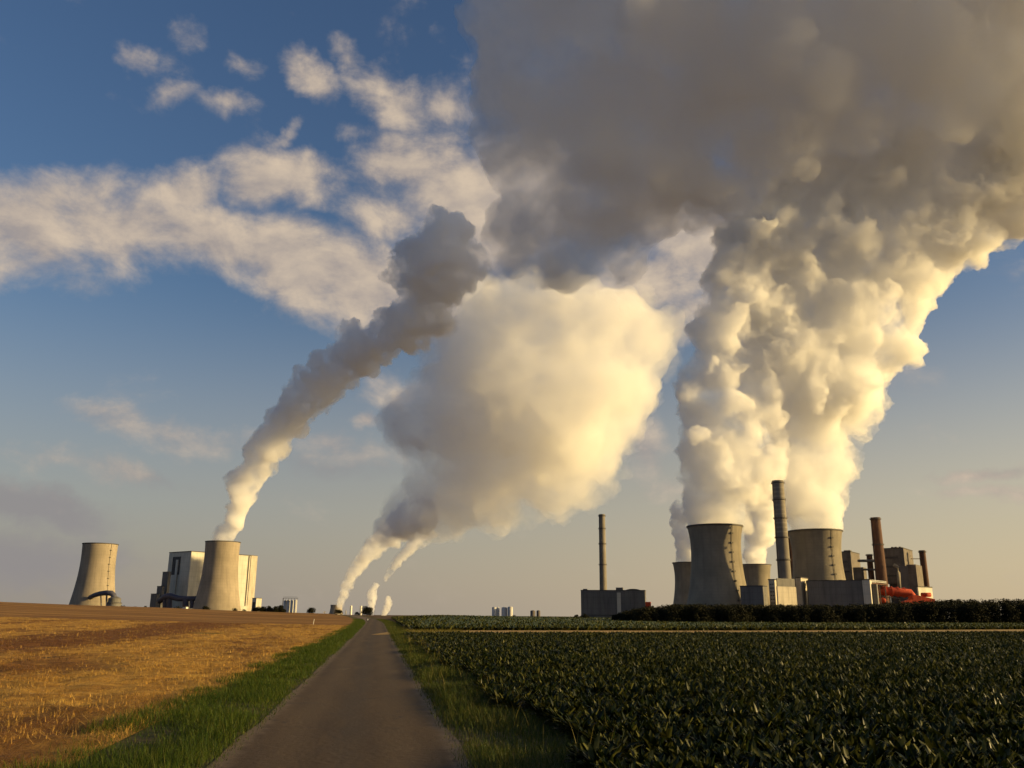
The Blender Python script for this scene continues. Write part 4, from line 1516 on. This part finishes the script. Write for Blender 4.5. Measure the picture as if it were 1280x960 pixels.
steam('steam_plume', 'small upright puff of steam between the two farthest plumes', lerp_depth(dense([(464, 768, 4), (464, 758, 5), (465, 748, 7), (466, 738, 6), (470, 732, 4)]), 765, 7000, 736, 6900), ST_TINY, 6.0, 4, kids=3)

steam('steam_plume', 'thick billowing steam rising from the wide front tower',
      lerp_depth([(893, 664, 25), (893, 652, 27), (880, 640, 30), (905, 638, 32), (885, 615, 37), (925, 612, 36), (875, 585, 33), (905, 580, 44), (940, 590, 32), (882, 550, 38), (925, 550, 42), (875, 515, 34), (905, 510, 40), (940, 530, 34), (862, 488, 24),
                  (890, 470, 38), (905, 430, 44), (900, 390, 34), (930, 385, 30), (940, 440, 36), (950, 480, 30), (962, 560, 30), (958, 520, 26), (965, 455, 36), (968, 400, 42), (940, 345, 42), (905, 350, 28), (960, 300, 44), (925, 310, 36)], 660, 1234, 300, 1215),
      ST_NEAR, 3.2, 5, warp=.55, amps=(.23, .17, .13, .19), kids=5)
steam('steam_plume', 'largest billowing column rising from the tower right of the ringed chimney',
      lerp_depth([(1019, 670, 24), (1019, 657, 26), (1011, 645, 29), (1028, 638, 31), (1000, 618, 34), (1035, 610, 33), (985, 590, 34), (1020, 580, 40), (1050, 590, 26), (1000, 545, 42), (1040, 545, 42), (1020, 500, 50), (1065, 515, 38), (985, 510, 34), (1060, 470, 50), (1010, 455, 50),
                  (970, 450, 38), (1090, 455, 32), (1045, 420, 55), (990, 410, 48), (1085, 400, 36), (1108, 430, 32), (1075, 500, 34), (1118, 385, 36), (1140, 340, 42), (1060, 365, 52), (1010, 360, 54), (960, 370, 34), (1095, 350, 40), (1050, 315, 55), (985, 310, 52), (930, 310, 36), (1110, 310, 44), (1160, 305, 48), (1200, 295, 44), (1235, 280, 36), (1275, 265, 36), (1160, 345, 24), (1100, 255, 46), (1010, 262, 46), (1180, 245, 46), (1250, 215, 50), (1275, 180, 36), (1040, 225, 40), (1140, 215, 44)],
                 666, 1292, 280, 1230),
      ST_NEAR, 3.6, 6, warp=.55, amps=(.23, .17, .13, .19), kids=5)
steam('steam_plume', 'small grey plume from the dark far tower, left of the thick billows',
      lerp_depth([(861, 706, 14), (858, 694, 15), (856, 678, 15), (851, 664, 13), (849, 648, 12), (848, 636, 10)], 704, 2110, 636, 2100), ST_BACK, 4.0, 7)
steam('steam_plume', 'golden plume rising behind the ringed chimney from the small far tower',
      lerp_depth([(943, 708, 13), (944, 694, 16), (950, 672, 20), (952, 652, 22), (955, 630, 24), (958, 605, 26), (962, 580, 26)], 706, 2110, 580, 2060), ST_BACK, 4.0, 8)

top = [(640, 190, 46), (680, 165, 66), (750, 235, 62), (605, 335, 26), (825, 215, 56), (795, 275, 44), (660, 285, 50), (700, 320, 46), (650, 50, 70), (640, 10, 60), (700, 100, 80), (720, 40, 100), (735, 200, 62), (705, 265, 58), (655, 325, 46), (690, 340, 44), (740, 300, 60), (780, 310, 50), (620, 340, 26), (770, 240, 70), (800, 160, 100), (800, 60, 120), (890, 120, 110), (900, 210, 80), (880, 20, 130),
       (980, 180, 90), (1000, 80, 120), (960, 250, 50), (1080, 120, 110), (1080, 210, 70), (1120, 30, 130), (1180, 130, 110), (1180, 220, 55), (1250, 60, 130), (1260, 180, 75), (1330, 120, 110), (1350, 0, 140), (1000, -60, 140), (760, -60, 110), (1200, -100, 150), (1420, 20, 120), (1440, -80, 150)]
shade_lumps = [(1500, 255, 70, 1850), (1480, 180, 90, 1800), (1600, 210, 90, 1850), (1560, 150, 100, 1700), (1500, 100, 120, 1450)]  # unseen lumps past the right edge, added to shade the left plume
steam('steam_cloud', 'huge dark spreading cloud of steam covering the upper right of the sky',
      [(x, y, r, 1300 - .5 * (300 - y)) for x, y, r in top] + shade_lumps, ST_CLOUD, 8.0, 9, amps=(.30, .24, .15, .10), warp=.6, kids=7)
